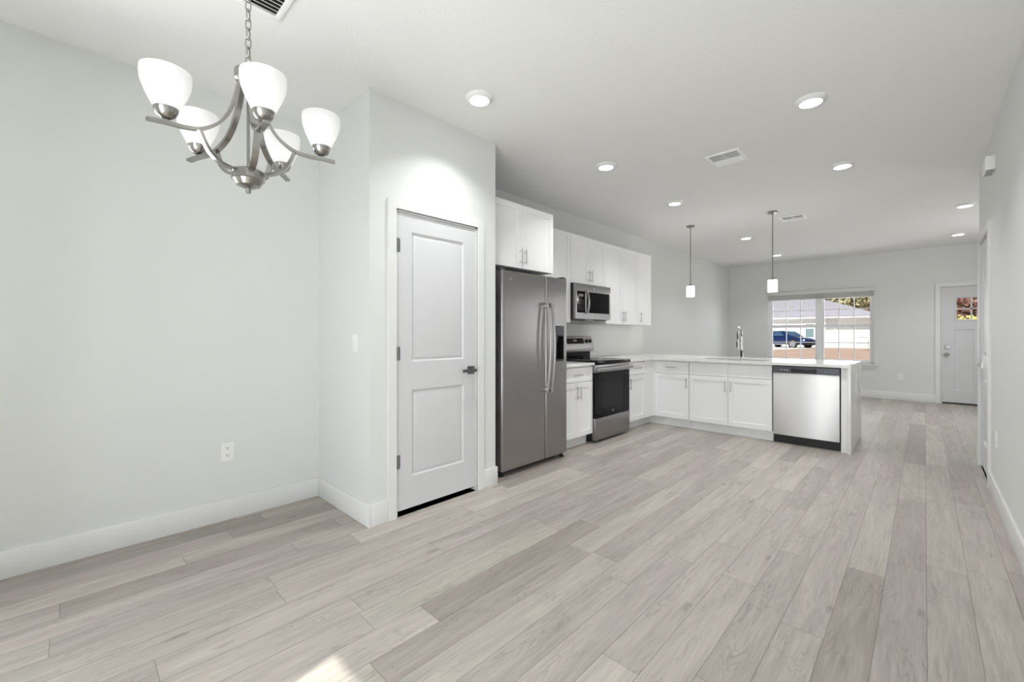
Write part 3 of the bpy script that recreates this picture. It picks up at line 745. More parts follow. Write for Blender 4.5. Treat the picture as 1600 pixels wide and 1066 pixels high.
def bow(y, lean):
    m = MB(); P = []
    for i in range(25):
        t = i / 24; z = 0.665 + (1.495 - 0.665) * t
        P.append((FF + 0.042 + 0.034 * math.sin(math.pi * t), y, z))
    sec = [(0.0095 * math.copysign(abs(math.cos(a)) ** 0.6, math.cos(a)), 0.013 * math.copysign(abs(math.sin(a)) ** 0.6, math.sin(a))) for a in [2 * math.pi * k / 16 for k in range(16)]]
    m.sweep(P, sec, up=(1, 0, 0))
    for z in (0.690, 1.470): m.box(FF - 0.001, FF + 0.05, y - 0.011, y + 0.011, z - 0.022, z + 0.022, 0.004)
    return m
bow(3.045, 0).build('handle', M['steel_edge'], fd1)
bow(3.108, 0).build('handle', M['steel_edge'], fd2)
# emblem on the left door, feet and grille
eb = MB(); 
for i in range(24): pass
eb.lathe([(0.013, 0), (0.013, 0.0012), (0.0115, 0.0016), (0.0115, 0.001), (0.0, 0.001)], (FF, 2.605, 1.675), (1, 0, 0), 24)
eb.tube([(FF + 0.0014, 2.605 + 0.006 * math.cos(a) * (0.6 + 0.4 * math.cos(2 * a)), 1.675 + 0.006 * math.sin(a)) for a in [2 * math.pi * k / 20 for k in range(20)]], 0.0008, 5, True)
eb.build('emblem', M['steel_edge'], fd1)
MB().box(-2.66, FF - 0.040, 2.515, 3.39, 0.028, 0.050).build('grille', M['black'], fr)
for y in (2.535, 3.372): MB().lathe([(0.022, 0), (0.022, 0.012), (0.012, 0.014), (0.012, 0.036)], (FF - 0.05, y, 0)).build('foot', M['rubber'], fr)
for y in (2.535, 3.372): MB().lathe([(0.022, 0), (0.022, 0.012), (0.012, 0.014), (0.012, 0.036)], (XL + 0.1, y, 0)).build('foot', M['rubber'], fr)
MB().box(-2.64, FF - 0.02, 2.503, 2.56, 1.744, 1.762, 0.003).build('hinge_cover', M['panel_grey'], fr)
MB().box(-2.64, FF - 0.02, 3.346, 3.403, 1.744, 1.762, 0.003).build('hinge_cover', M['panel_grey'], fr)

# ------------------------------------------------------------------ range
RY0, RY1, RF = 4.009, 4.770, -2.605
rg = empty('range', (XL + 0.03, 4.39, 0), 'stainless electric range with black oven door between the base cabinets', 'range')
MB().box(XL + 0.03, -2.645, RY0 + 0.004, RY1 - 0.004, 0.05, 0.868).build('body', M['black'], rg)
MB().box(XL + 0.06, -2.70, RY0 + 0.01, RY1 - 0.01, 0.012, 0.05).build('plinth', M['black'], rg)
ck = MB().box(XL + 0.09, -2.588, RY0 - 0.001, RY1 + 0.001, 0.868, 0.905, 0.004)
cko = ck.build('cooktop', M['black_glass'], rg)
for (x, y, r) in ((-2.78, 4.20, 0.10), (-2.78, 4.58, 0.085), (-3.03, 4.20, 0.075), (-3.03, 4.58, 0.10)):
    MB().lathe([(r, 0), (r, 0.0006), (r - 0.003, 0.0006), (r - 0.003, 0)], (x, y, 0.905), cap0=False, cap1=False, seg=40).build('burner_ring', M['key'], cko)
# oven door: steel top band with handle, black glass below, steel drawer
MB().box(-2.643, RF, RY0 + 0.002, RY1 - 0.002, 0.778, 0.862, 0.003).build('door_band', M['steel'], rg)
od = MB().slab(FX(RF), RY0 + 0.002, RY1 - 0.002, 0.276, 0.776, 0.038, [(RY0 + 0.14, RY1 - 0.14, 0.36, 0.67)], [(0.002, -0.0015)]).build('oven_door', M['black_glass'], rg)
MB().box(RF - 0.0012, RF - 0.0006, RY0 + 0.145, RY1 - 0.145, 0.365, 0.665).build('oven_window', M['oven_window'], od)
lg = MB().lathe([(0.014, 0), (0.014, 0.001), (0.012, 0.0014), (0.012, 0.0008), (0, 0.0008)], (RF, (RY0 + RY1) / 2, 0.325), (1, 0, 0), 24)
lg.tube([(RF + 0.001, (RY0 + RY1) / 2 + 0.006 * math.cos(a), 0.325 + 0.007 * math.sin(a) * (0.6 + 0.4 * math.cos(2 * a))) for a in [2 * math.pi * k / 20 for k in range(20)]], 0.001, 5, True)
lg.build('emblem', M['steel_edge'], od)
hb = MB().box(RF + 0.030, RF + 0.052, RY0 + 0.006, RY1 + 0.004, 0.795, 0.835, 0.006)
for y in (RY0 + 0.04, RY1 - 0.04): hb.box(RF - 0.001, RF + 0.034, y - 0.016, y + 0.016, 0.802, 0.828, 0.002)
hb.build('oven_handle', M['steel_edge'], rg)
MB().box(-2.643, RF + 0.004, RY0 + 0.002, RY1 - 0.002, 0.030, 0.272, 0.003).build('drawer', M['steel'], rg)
for y in (RY0 + 0.05, RY1 - 0.05):
    for x in (-2.72, XL + 0.1): MB().cyl((x, y, 0), (x, y, 0.02), 0.015).build('foot', M['rubber'], rg)
# backguard: black riser, raised tilted console in steel with black control strip, knobs
gx = XL + 0.03
MB().box(gx, gx + 0.055, RY0 + 0.002, RY1 - 0.002, 0.905, 1.000).build('riser', M['black_glass'], rg)
cs = MB().prism([(gx, 0.995), (gx + 0.105, 0.985), (gx + 0.115, 1.030), (gx + 0.075, 1.165), (gx + 0.05, 1.178), (gx, 1.178)], lambda u, v, w: (u, w, v), RY0, RY1)
cso = cs.build('console', M['steel'], rg)
A = Vector((gx + 0.115, 0, 1.030)); B = Vector((gx + 0.075, 0, 1.165)); dv = (B - A).normalized(); nv = Vector((dv.z, 0, -dv.x))
def on_console(u, v, w): p = A + dv * v + nv * w; return (p.x, u, p.z)
MB().prism([(4.21, 0.058), (4.57, 0.058), (4.57, 0.128), (4.21, 0.128)], on_console, 0.0, 0.002).build('control_strip', M['black_glass'], cso)
MB().prism([(4.34, 0.085), (4.42, 0.085), (4.42, 0.112), (4.34, 0.112)], on_console, 0.002, 0.003).build('clock_display', M['key'], cso)
for y in (4.06, 4.135, 4.635, 4.705):
    p0 = on_console(y, 0.088, 0.0); k = MB().lathe([(0.026, 0), (0.026, 0.006), (0.021, 0.008), (0.019, 0.026), (0.0, 0.027)], p0, nv, 20)
    ko = k.build('knob', M['black'], cso)
    e1 = Vector(on_console(y, 0.088, 0.027)); MB().obox(e1 + dv * 0.01, (dv, nv, Vector((0, 1, 0))), (0.008, 0.001, 0.0015)).build('pointer', M['plate'], ko)

# ------------------------------------------------------------------ microwave (over the range)
MF, MZ0, MZ1 = -2.868, 1.380, 1.790
mw = empty('microwave', (XL, 4.39, MZ0), 'stainless over the range microwave under the short wall cabinet', 'microwave')
MB().box(XL + 0.02, MF - 0.030, RY0 + 0.004, RY1 - 0.004, MZ0, MZ1 + 0.008).build('body', M['black'], mw)
mf = MB().slab(FX(MF), RY0 + 0.004, RY1 - 0.004, MZ0 + 0.004, MZ1 + 0.004, 0.029, [(RY0 + 0.035, RY0 + 0.20, MZ0 + 0.075, MZ1 - 0.085), (RY0 + 0.225, RY1 - 0.03, MZ0 + 0.075, MZ1 - 0.085)], [(0.001, -0.003)])
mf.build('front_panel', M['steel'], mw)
cp = MB().box(MF - 0.0028, MF - 0.0006, RY0 + 0.037, RY0 + 0.198, MZ0 + 0.077, MZ1 - 0.087).build('control_panel', M['black_glass'], mw)
for i in range(6):
    for j in range(3): MB().box(MF - 0.0006, MF, RY0 + 0.062 + j * 0.042, RY0 + 0.083 + j * 0.042, MZ0 + 0.10 + i * 0.023, MZ0 + 0.109 + i * 0.023).build('key', M['panel_grey'], cp)
MB().box(MF - 0.0006, MF, RY0 + 0.07, RY0 + 0.165, MZ0 + 0.265, MZ0 + 0.292).build('display', M['key'], cp)
MB().box(MF - 0.0028, MF - 0.0006, RY0 + 0.227, RY1 - 0.032, MZ0 + 0.077, MZ1 - 0.087).build('door_window', M['black_glass'], mw)
hP = [(MF + 0.022 + 0.022 * math.sin(math.pi * i / 16), RY0 + 0.212, MZ0 + 0.062 + 0.275 * i / 16) for i in range(17)]
hm = MB().sweep(hP, [(-0.013, -0.006), (0.013, -0.006), (0.013, 0.006), (-0.013, 0.006)], up=(1, 0, 0))
for z in (MZ0 + 0.075, MZ0 + 0.322): hm.box(MF - 0.001, MF + 0.030, RY0 + 0.203, RY0 + 0.221, z - 0.010, z + 0.010, 0.002)
hm.build('handle', M['steel_edge'], mw)
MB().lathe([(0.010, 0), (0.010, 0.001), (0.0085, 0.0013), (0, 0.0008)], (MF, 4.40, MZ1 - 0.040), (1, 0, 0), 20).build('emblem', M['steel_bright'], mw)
for y in (4.17, 4.61): MB().box(XL + 0.12, MF - 0.06, y - 0.12, y + 0.12, MZ0 - 0.006, MZ0 - 0.0002).build('vent_filter', M['panel_grey'], mw)
MB().box(MF - 0.11, MF - 0.04, 4.33, 4.45, MZ0 - 0.008, MZ0 - 0.0002, 0.002).build('cooktop_light', M['plate'], mw)

# ------------------------------------------------------------------ dishwasher
DWX0, DWX1 = -1.222, -0.617
dw = empty('dishwasher', ((DWX0 + DWX1) / 2, PFY + 0.02, 0), 'stainless dishwasher at the end of the peninsula', 'dishwasher')
MB().box(DWX0 + 0.005, DWX1 - 0.004, PFY + 0.022, 6.04, 0.09, CB - 0.006).build('tub', M['black'], dw)
MB().box(DWX0 + 0.006, DWX1 - 0.006, PFY + 0.065, PFY + 0.56, 0.0, 0.088).build('toe_kick', M['black'], dw)
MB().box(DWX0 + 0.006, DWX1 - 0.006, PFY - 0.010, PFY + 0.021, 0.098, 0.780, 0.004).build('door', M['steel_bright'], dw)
pc = MB().slab(FY(PFY - 0.010), DWX0 + 0.006, DWX1 - 0.006, 0.783, CB - 0.014, 0.031, [(-1.045, -0.815, 0.792, 0.836)], [(0.003, -0.022)]).build('control_strip', M['panel_grey'], dw)
MB().box(-1.040, -0.820, PFY + 0.009, PFY + 0.0115, 0.796, 0.832).build('pocket_handle', M['black'], pc)
MB().box(-1.005, -0.855, PFY - 0.013, PFY - 0.004, 0.822, 0.836, 0.003).build('latch_grip', M['panel_grey'], pc)
db = MB()
for x in (-1.135, -1.108, -1.082): db.box(x - 0.005, x + 0.005, PFY - 0.0115, PFY - 0.0098, 0.808, 0.818)
db.build('buttons', M['plate'], pc)
MB().box(-0.755, -0.655, PFY - 0.0112, PFY - 0.0098, 0.806, 0.814).build('status_panel', M['key'], pc)

# ------------------------------------------------------------------ ceiling lights
def downlight(x, y, label, first=[None]):
    if first[0] is None:
        o = empty('downlight', (x, y, H), label, 'ceiling light', 'round flush LED downlights')
        MB().lathe([(0.091, 0.0), (0.091, -0.004), (0.086, -0.009), (0.066, -0.024), (0.063, -0.024), (0.063, -0.020)], (x, y, H), cap0=False, cap1=False, seg=48).build('trim_ring', M['plate'], o)
        MB().lathe([(0.0635, -0.0205), (0.0635, -0.0235), (0.0, -0.0245)], (x, y, H), cap0=True, seg=48).build('lens', M['lens'], o)
        ld = bpy.data.lights.new('downlight_beam', 'AREA'); ld.shape = 'DISK'; ld.size = 0.12; ld.energy = DOWNLIGHT_W; ld.spread = math.radians(116); ld.color = (0.97, 0.985, 1.0)
        lo = bpy.data.objects.new('downlight_beam', ld); COL.objects.link(lo); lo.parent = o; lo.location = (0, 0, -0.027)
        first[0] = o; return o
    return dup(first[0], (x, y, H), label)
downlight(-2.080, 1.850, 'round ceiling downlight nearest the pantry closet')
downlight(-0.538, 3.378, 'downlight in the right row, nearer the camera than the kitchen register')
downlight(-2.085, 3.392, 'downlight in front of the refrigerator, left of the kitchen register')
downlight(-0.536, 4.860, 'downlight in the right row, just right of the kitchen register')
downlight(-2.090, 4.885, 'downlight in front of the range, near the smaller looking pendant')
downlight(-2.035, 7.440, 'living room downlight seen between the two pendant rods')
downlight(-2.045, 9.440, 'living room downlight just behind the right pendant rod, near the window wall')
downlight(0.343, 7.360, 'entry downlight next to the right wall corner, the nearer of two')
downlight(0.365, 9.400, 'farthest entry downlight above the front door')

# pendants over the peninsula
def pendant(x, y, label, first=[None]):
    if first[0] is not None: return dup(first[0], (x, y, H), label)
    o = empty('pendant_light', (x, y, H), label, 'pendant light', 'pair of pendants over the peninsula')
    MB().lathe([(0.056, 0), (0.056, -0.012), (0.050, -0.020), (0.012, -0.024), (0.010, -0.040), (0.0, -0.040)], (x, y, H), cap0=True, seg=32).build('canopy', M['nickel'], o)
    MB().cyl((x, y, H - 0.038), (x, y, 1.905), 0.0062, seg=12).build('rod', M['nickel'], o)
    MB().lathe([(0.0, 1.912), (0.012, 1.912), (0.024, 1.902), (0.026, 1.882), (0.0, 1.882)], (x, y, 0), seg=24).build('socket_cap', M['nickel'], o)
    MB().lathe([(0.026, 1.884), (0.050, 1.884), (0.053, 1.880), (0.053, 1.738), (0.0515, 1.736), (0.050, 1.738), (0.050, 1.878), (0.026, 1.880)], (x, y, 0), cap0=False, cap1=False, seg=36).build('glass_shade', M['pendant_glass'], o)
    MB().lathe([(0.0, 1.760), (0.020, 1.772), (0.026, 1.800), (0.016, 1.840), (0.012, 1.880), (0.0, 1.880)], (x, y, 0), seg=16).build('bulb', M['bulb'], o)
    pl = bpy.data.lights.new('pendant_bulb_light', 'POINT'); pl.energy = PENDANT_W; pl.shadow_soft_size = 0.034; pl.color = (1, 0.99, 0.975)
    po = bpy.data.objects.new('pendant_bulb_light', pl); COL.objects.link(po); po.parent = o; po.location = (0, 0, 1.80 - H)
    first[0] = o; return o
pendant(-2.387, 6.110, 'left pendant with white cylinder glass, hanging nearer the wall cabinets')
pendant(-1.372, 6.120, 'right pendant with white cylinder glass, hanging before the front window')

# ------------------------------------------------------------------ chandelier
CX, CY = -1.866, 0.477
ch = empty('chandelier', (CX, CY, H), 'brushed nickel five arm chandelier with white glass shades', 'chandelier')
MB().lathe([(0.065, 0), (0.065, -0.010), (0.055, -0.024), (0.015, -0.032), (0.0, -0.032)], (CX, CY, H), seg=32).build('canopy', M['nickel'], ch)
lp = MB().tube([(CX + 0.010 * math.cos(a), CY, H - 0.040 + 0.014 * math.sin(a)) for a in [2 * math.pi * k / 16 for k in range(16)]], 0.0025, 8, True).build('loop', M['nickel'], ch)
# chain links from canopy to the body
zt, zb = H - 0.048, 2.228
nl = 13; step = (zt - zb) / nl
lk = None
for i in range(nl):
    zc_ = zt - step * (i + 0.5); hl = step * 0.5 + 0.0045; hw = 0.0098
    if i < 2:
        P = []
        for k in range(20):
            a = 2 * math.pi * k / 20; ca, sa = math.cos(a), math.sin(a)
            u_ = hw * math.copysign(abs(ca) ** 0.8, ca); v_ = hl * math.copysign(abs(sa) ** 0.8, sa)
            P.append((CX + (u_ * 0.72), CY + u_ * 0.69, zc_ + v_) if i == 0 else (CX - u_ * 0.69, CY + u_ * 0.72, zc_ + v_))
        o = MB().tube(P, 0.0024, 7, True).build('chain_link', M['nickel'], ch)
        lk = (lk or []) + [(o, zc_)]
    else:
        src, z0_ = lk[i % 2]; c = src.copy(); COL.objects.link(c); c.parent = ch; c.location = (0, 0, zc_ - z0_)
MB().lathe([(0.0, 2.232), (0.010, 2.230), (0.010, 2.216), (0.040, 2.212), (0.046, 2.206), (0.046, 2.170), (0.040, 2.164), (0.0, 2.164)], (CX, CY, 0), seg=32).build('top_hub', M['nickel'], ch)
MB().cyl((CX, CY, 2.17), (CX, CY, 1.815), 0.0055, seg=12).build('stem', M['nickel'], ch)
MB().lathe([(0.0, 1.828), (0.050, 1.828), (0.055, 1.822), (0.056, 1.800), (0.056, 1.792), (0.052, 1.790), (0.050, 1.786), (0.040, 1.770), (0.018, 1.760), (0.010, 1.758), (0.009, 1.742), (0.0, 1.741)], (CX, CY, 0), seg=36).build('bottom_hub', M['nickel'], ch)
def smooth(P, n=8):
    out = []
    Q = [P[0]] + list(P) + [P[-1]]
    for i in range(1, len(Q) - 2):
        p0, p1, p2, p3 = [Vector(q) for q in Q[i - 1:i + 3]]
        for k in range(n):
            t = k / n
            out.append(0.5 * ((2 * p1) + (p2 - p0) * t + (2 * p0 - 5 * p1 + 4 * p2 - p3) * t * t + (3 * p1 - p0 - 3 * p2 + p3) * t ** 3))
    out.append(Vector(P[-1])); return out
ARM = smooth([(0.028, 2.19), (0.034, 2.143), (0.057, 2.050), (0.096, 1.976), (0.150, 1.930), (0.200, 1.914), (0.253, 1.909), (0.307, 1.902)])
BRC = smooth([(0.160, 1.922), (0.145, 1.885), (0.125, 1.852), (0.092, 1.828), (0.045, 1.818)])
RECT = [(-0.0105, -0.005), (0.0105, -0.005), (0.0105, 0.005), (-0.0105, 0.005)]
for k in range(5):
    a = math.radians(63.5 + 72 * k + (4.0 if k == 4 else 0.0)); ca, sa = math.cos(a), math.sin(a)
    P3 = lambda q: (CX + q[0] * ca, CY + q[0] * sa, q[1])
    perp = Vector((-sa, ca, 0))
    def ribbon(Q):
        m = MB(); rings = []
        for i, q in enumerate(Q):
            d = (Q[min(i + 1, len(Q) - 1)] - Q[max(i - 1, 0)]).normalized(); nrm = Vector((-d.y, d.x))
            c0 = Vector(P3(q)); nn = Vector((nrm.x * ca, nrm.x * sa, nrm.y))
            rings.append([m.bm.verts.new(c0 + perp * u + nn * v) for u, v in RECT])
        for A_, B_ in zip(rings, rings[1:]):
            for j in range(4): m.bm.faces.new((A_[j], A_[(j + 1) % 4], B_[(j + 1) % 4], B_[j]))
        m.bm.faces.new(rings[0]); m.bm.faces.new(rings[-1]); return m
    arm = ribbon(ARM).build('arm', M['nickel'], ch)
    ribbon(BRC).build('brace', M['nickel'], arm)
    px_, py_ = CX + 0.256 * ca, CY + 0.256 * sa
    MB().lathe([(0.006, 1.9110), (0.006, 1.9191), (0.014, 1.9218), (0.026, 1.9299), (0.033, 1.9443), (0.0350, 1.9569), (0.0335, 1.9569), (0.020, 1.9362), (0.0, 1.9317)], (px_, py_, 0), seg=28, cap0=True).build('socket_cup', M['nickel'], arm)
    MB().lathe([(0.0, 1.9371), (0.029, 1.9407), (0.0330, 1.9515), (0.043, 1.9722), (0.0575, 2.0037), (0.0685, 2.0352), (0.0715, 2.0622), (0.0705, 2.0793), (0.0685, 2.0802), (0.0690, 2.0622), (0.0660, 2.0361), (0.0575, 2.0055), (0.0435, 1.9749), (0.030, 1.9479), (0.0, 1.9416)], (px_, py_, 0), seg=40).build('lamp_shade', M['shade'], arm)
    MB().lathe([(0.012, 1.9416), (0.014, 1.9722), (0.026, 1.9947), (0.028, 2.0127), (0.020, 2.0307), (0.0, 2.0379)], (px_, py_, 0), seg=18).build('bulb', M['bulb'], arm)

# ------------------------------------------------------------------ ceiling registers
def register(name, x0, x1, y0, y1, label, along='y', n=8, bar=True, duct='duct', tilt=0.55):
    o = empty(name, ((x0 + x1) / 2, (y0 + y1) / 2, H), label, 'vent', 'white ceiling registers')
    f = MB(); b = 0.026
    frame_z0, frame_z1 = H - 0.011, H - 0.0002
    for (a0, a1, c0, c1) in ((x0, x0 + b, y0, y1), (x1 - b, x1, y0, y1), (x0 + b, x1 - b, y0, y0 + b), (x0 + b, x1 - b, y1 - b, y1)): f.box(a0, a1, c0, c1, frame_z0, frame_z1, 0.0015)
    f.build('frame', M['register'], o)
    MB().box(x0 + b, x1 - b, y0 + b, y1 - b, H - 0.0018, H - 0.0004).build('duct_opening', M[duct], o)
    s = MB()
    if bar:
        xm = (x0 + x1) / 2
        s.box(xm - 0.005, xm + 0.005, y0 + b, y1 - b, H - 0.010, H - 0.002)
    L0, L1 = (y0 + b, y1 - b) if along == 'x' else (x0 + b, x1 - b)
    for i in range(n):
        t = L0 + (L1 - L0) * (i + 0.5) / n; wv = (L1 - L0) / n * 0.62
        tl = tilt if i < n / 2 or along == 'y' else -tilt
        if along == 'x': s.obox(((x0 + x1) / 2, t, H - 0.0075), (Vector((1, 0, 0)), Vector((0, math.cos(tl), math.sin(tl))), Vector((0, -math.sin(tl), math.cos(tl)))), ((x1 - x0) / 2 - b, wv / 2, 0.0006))
        else: s.obox((t, (y0 + y1) / 2, H - 0.0075), (Vector((math.cos(tilt), 0, math.sin(tilt))), Vector((0, 1, 0)), Vector((-math.sin(tilt), 0, math.cos(tilt)))), (wv / 2, (y1 - y0) / 2 - b, 0.0006))
    s.build('louvers', M['register'], o)
    return o
register('ceiling_register', -2.275, -1.965, 0.405, 0.715, 'white ceiling register beside the chandelier chain', 'y', 10, False, 'duct_dark', -0.5)
register('ceiling_register', -1.375, -1.100, 3.825, 4.125, 'white ceiling register over the kitchen floor', 'x', 9)
register('ceiling_register', -1.385, -1.105, 6.465, 6.765, 'white ceiling register behind the right pendant', 'x', 9)

# ------------------------------------------------------------------ outlets and switches
def outlet(map_, u, z, label, w=0.072, h=0.118):
    o = MB().prism([(u - w / 2, z - h / 2), (u + w / 2, z - h / 2), (u + w / 2, z + h / 2), (u - w / 2, z + h / 2)], map_, 0.0003, 0.006).build('wall_outlet', M['plate'])
    tag(o, label, 'outlet', 'white wall outlets')
    for dz in (0.0225, -0.0225):
        c = MB().prism([(u - 0.016, z + dz - 0.014), (u + 0.016, z + dz - 0.014), (u + 0.016, z + dz + 0.014), (u - 0.016, z + dz + 0.014)], map_, 0.006, 0.0085).build('receptacle', M['plate'], o)
        s = MB()
        for du in (-0.0065, 0.0065): s.prism([(u + du - 0.0014, z + dz), (u + du + 0.0014, z + dz), (u + du + 0.0014, z + dz + 0.008), (u + du - 0.0014, z + dz + 0.008)], map_, 0.0085, 0.0088)
        s.cyl(map_(u, z + dz - 0.006, 0.0083), map_(u, z + dz - 0.006, 0.0088), 0.003, seg=10)
        s.build('slots', M['slot'], c)
    return o
outlet(FX(XL), 0.714, 0.440, 'white duplex outlet low on the left wall under the chandelier')
outlet(FY(YF), -0.325, 0.430, 'white wall outlet between the front window and the front door')
outlet(FX(WFX1), 6.24, 0.617, 'white outlet on the quartz waterfall end of the peninsula', w=0.07)
outlet(BX(XR), 4.600, 0.450, 'white outlet low on the right wall near the door')
so = MB().box(-2.717, -2.645, PY0 - 0.006, PY0 - 0.0003, 1.087, 1.205, 0.001).build('light_switch', M['plate'])
tag(so, 'white rocker light switch on the pantry side wall', 'switch')
MB().box(-2.698, -2.664, PY0 - 0.010, PY0 - 0.006, 1.113, 1.179, 0.0015).build('rocker', M['plate'], so)
ss = MB().box(XR - 0.052, XR - 0.0004, 4.66, 4.86, 2.405, 2.505, 0.003).build('door_chime', M['plate'])
tag(ss, 'white door chime box high on the right wall', 'chime')
gr = MB()
for i in range(5): gr.box(XR - 0.044, XR - 0.008, 4.672 + i * 0.036, 4.690 + i * 0.036, 2.4035, 2.4048)
gr.build('sound_slots', M['key'], ss)

# ------------------------------------------------------------------ outdoors in front
def gz(y): return -0.15 if y < 16 else (0.06 if y > 34 else -0.15 + 0.21 * (y - 16) / 18)
gm = MB(); ys = [-60, YF + 0.2, 16, 22, 28, 34, 120]; xs = [-120, -40, 0, 40, 80]
V = [[gm.bm.verts.new((x, y, gz(y))) for x in xs] for y in ys]
for j in range(len(ys) - 1):
    for i in range(len(xs) - 1): gm.bm.faces.new((V[j][i], V[j][i + 1], V[j + 1][i + 1], V[j + 1][i]))
struct('ground', gm, M['soil'], 'dry tan lawn between the houses')
struct('terrace', MB().box(-12, 12, -14, YB - 0.2, -0.2, -0.02), M['concrete'], 'patio behind the camera')
dv_ = MB().prism([(-16, 32.8), (-9.0, 33.4), (-6.9, 41.5), (-6.3, 48.3), (-16, 48.3)], UZ(0), 0.03, 0.085)
struct('driveway', dv_, M['concrete'], 'white concrete driveway of the house opposite')
struct('sidewalk', MB().box(-6.3, 3.0, 45.6, 48.3, 0.03, 0.075), M['concrete'], 'pale strip along the house opposite')
# house opposite
hs = empty('house', (-9, 52, 0.06), 'white single storey house with grey hip roof across the street', 'house')
EZ = 2.72
MB().box(-19.5, -6.65, 48.3, 57.5, 0.0, EZ + 0.05).build('wall', M['stucco'], hs)
MB().box(-6.65, -2.95, 48.85, 57.5, 0.0, EZ + 0.05).build('wall', M['stucco'], hs)
MB().box(-20.0, -2.6, 47.85, 47.93, EZ - 0.02, EZ + 0.16).box(-2.68, -2.6, 47.93, 57.9, EZ - 0.02, EZ + 0.16).box(-20.0, -2.68, 47.93, 57.9, EZ + 0.0, EZ + 0.03).build('fascia', M['stucco'], hs)
rf = MB(); bmr = rf.bm
e = [bmr.verts.new(p) for p in ((-20.1, 47.8, EZ + 0.16), (-2.5, 47.8, EZ + 0.16), (-2.5, 58.0, EZ + 0.16), (-20.1, 58.0, EZ + 0.16), (-14.8, 52.9, 4.95), (-7.9, 52.9, 4.95))]
for q in ((0, 1, 5, 4), (1, 2, 5), (2, 3, 4, 5), (3, 0, 4), (0, 3, 2, 1)): bmr.faces.new([e[i] for i in q])
rf.build('roof', M['shingle'], hs)
MB().box(-9.7, -9.45, 49.7, 49.95, 3.5, 4.05).build('roof_vent', M['alloy'], hs)
def hwin(x0, x1, z0, z1, y):
    m = MB(); frame_rect(m, x0 - 0.10, x1 + 0.10, z0 - 0.10, z1 + 0.10, 0.10, y - 0.05, y); o = m.build('window', M['vinyl'], hs)
    MB().box(x0, x1, y - 0.02, y - 0.002, z0, z1).build('pane', M['pane_dark'], o)
hwin(-8.1, -7.45, 0.95, 1.75, 48.3); hwin(-8.1, -7.45, 2.02, 2.2, 48.3)
hwin(-10.35, -9.6, 1.85, 2.08, 48.3); hwin(-11.0, -10.7, 1.85, 2.15, 48.3)
MB().box(-6.72, -6.55, 48.2, 48.37, 0.06, EZ).box(-5.95, -5.85, 48.75, 48.85, 0.06, EZ).build('corner_trim', M['vinyl'], hs)
acu = MB().box(-4.25, -3.5, 47.6, 48.35, 0.06, 0.95, 0.04)
aco = tag(acu.build('ac_unit', M['ac']), 'grey air conditioner unit beside the house opposite', 'air conditioner')
MB().lathe([(0.30, 0), (0.30, 0.03), (0.0, 0.04)], (-3.875, 47.975, 0.95)).build('fan_grille', M['black'], aco)

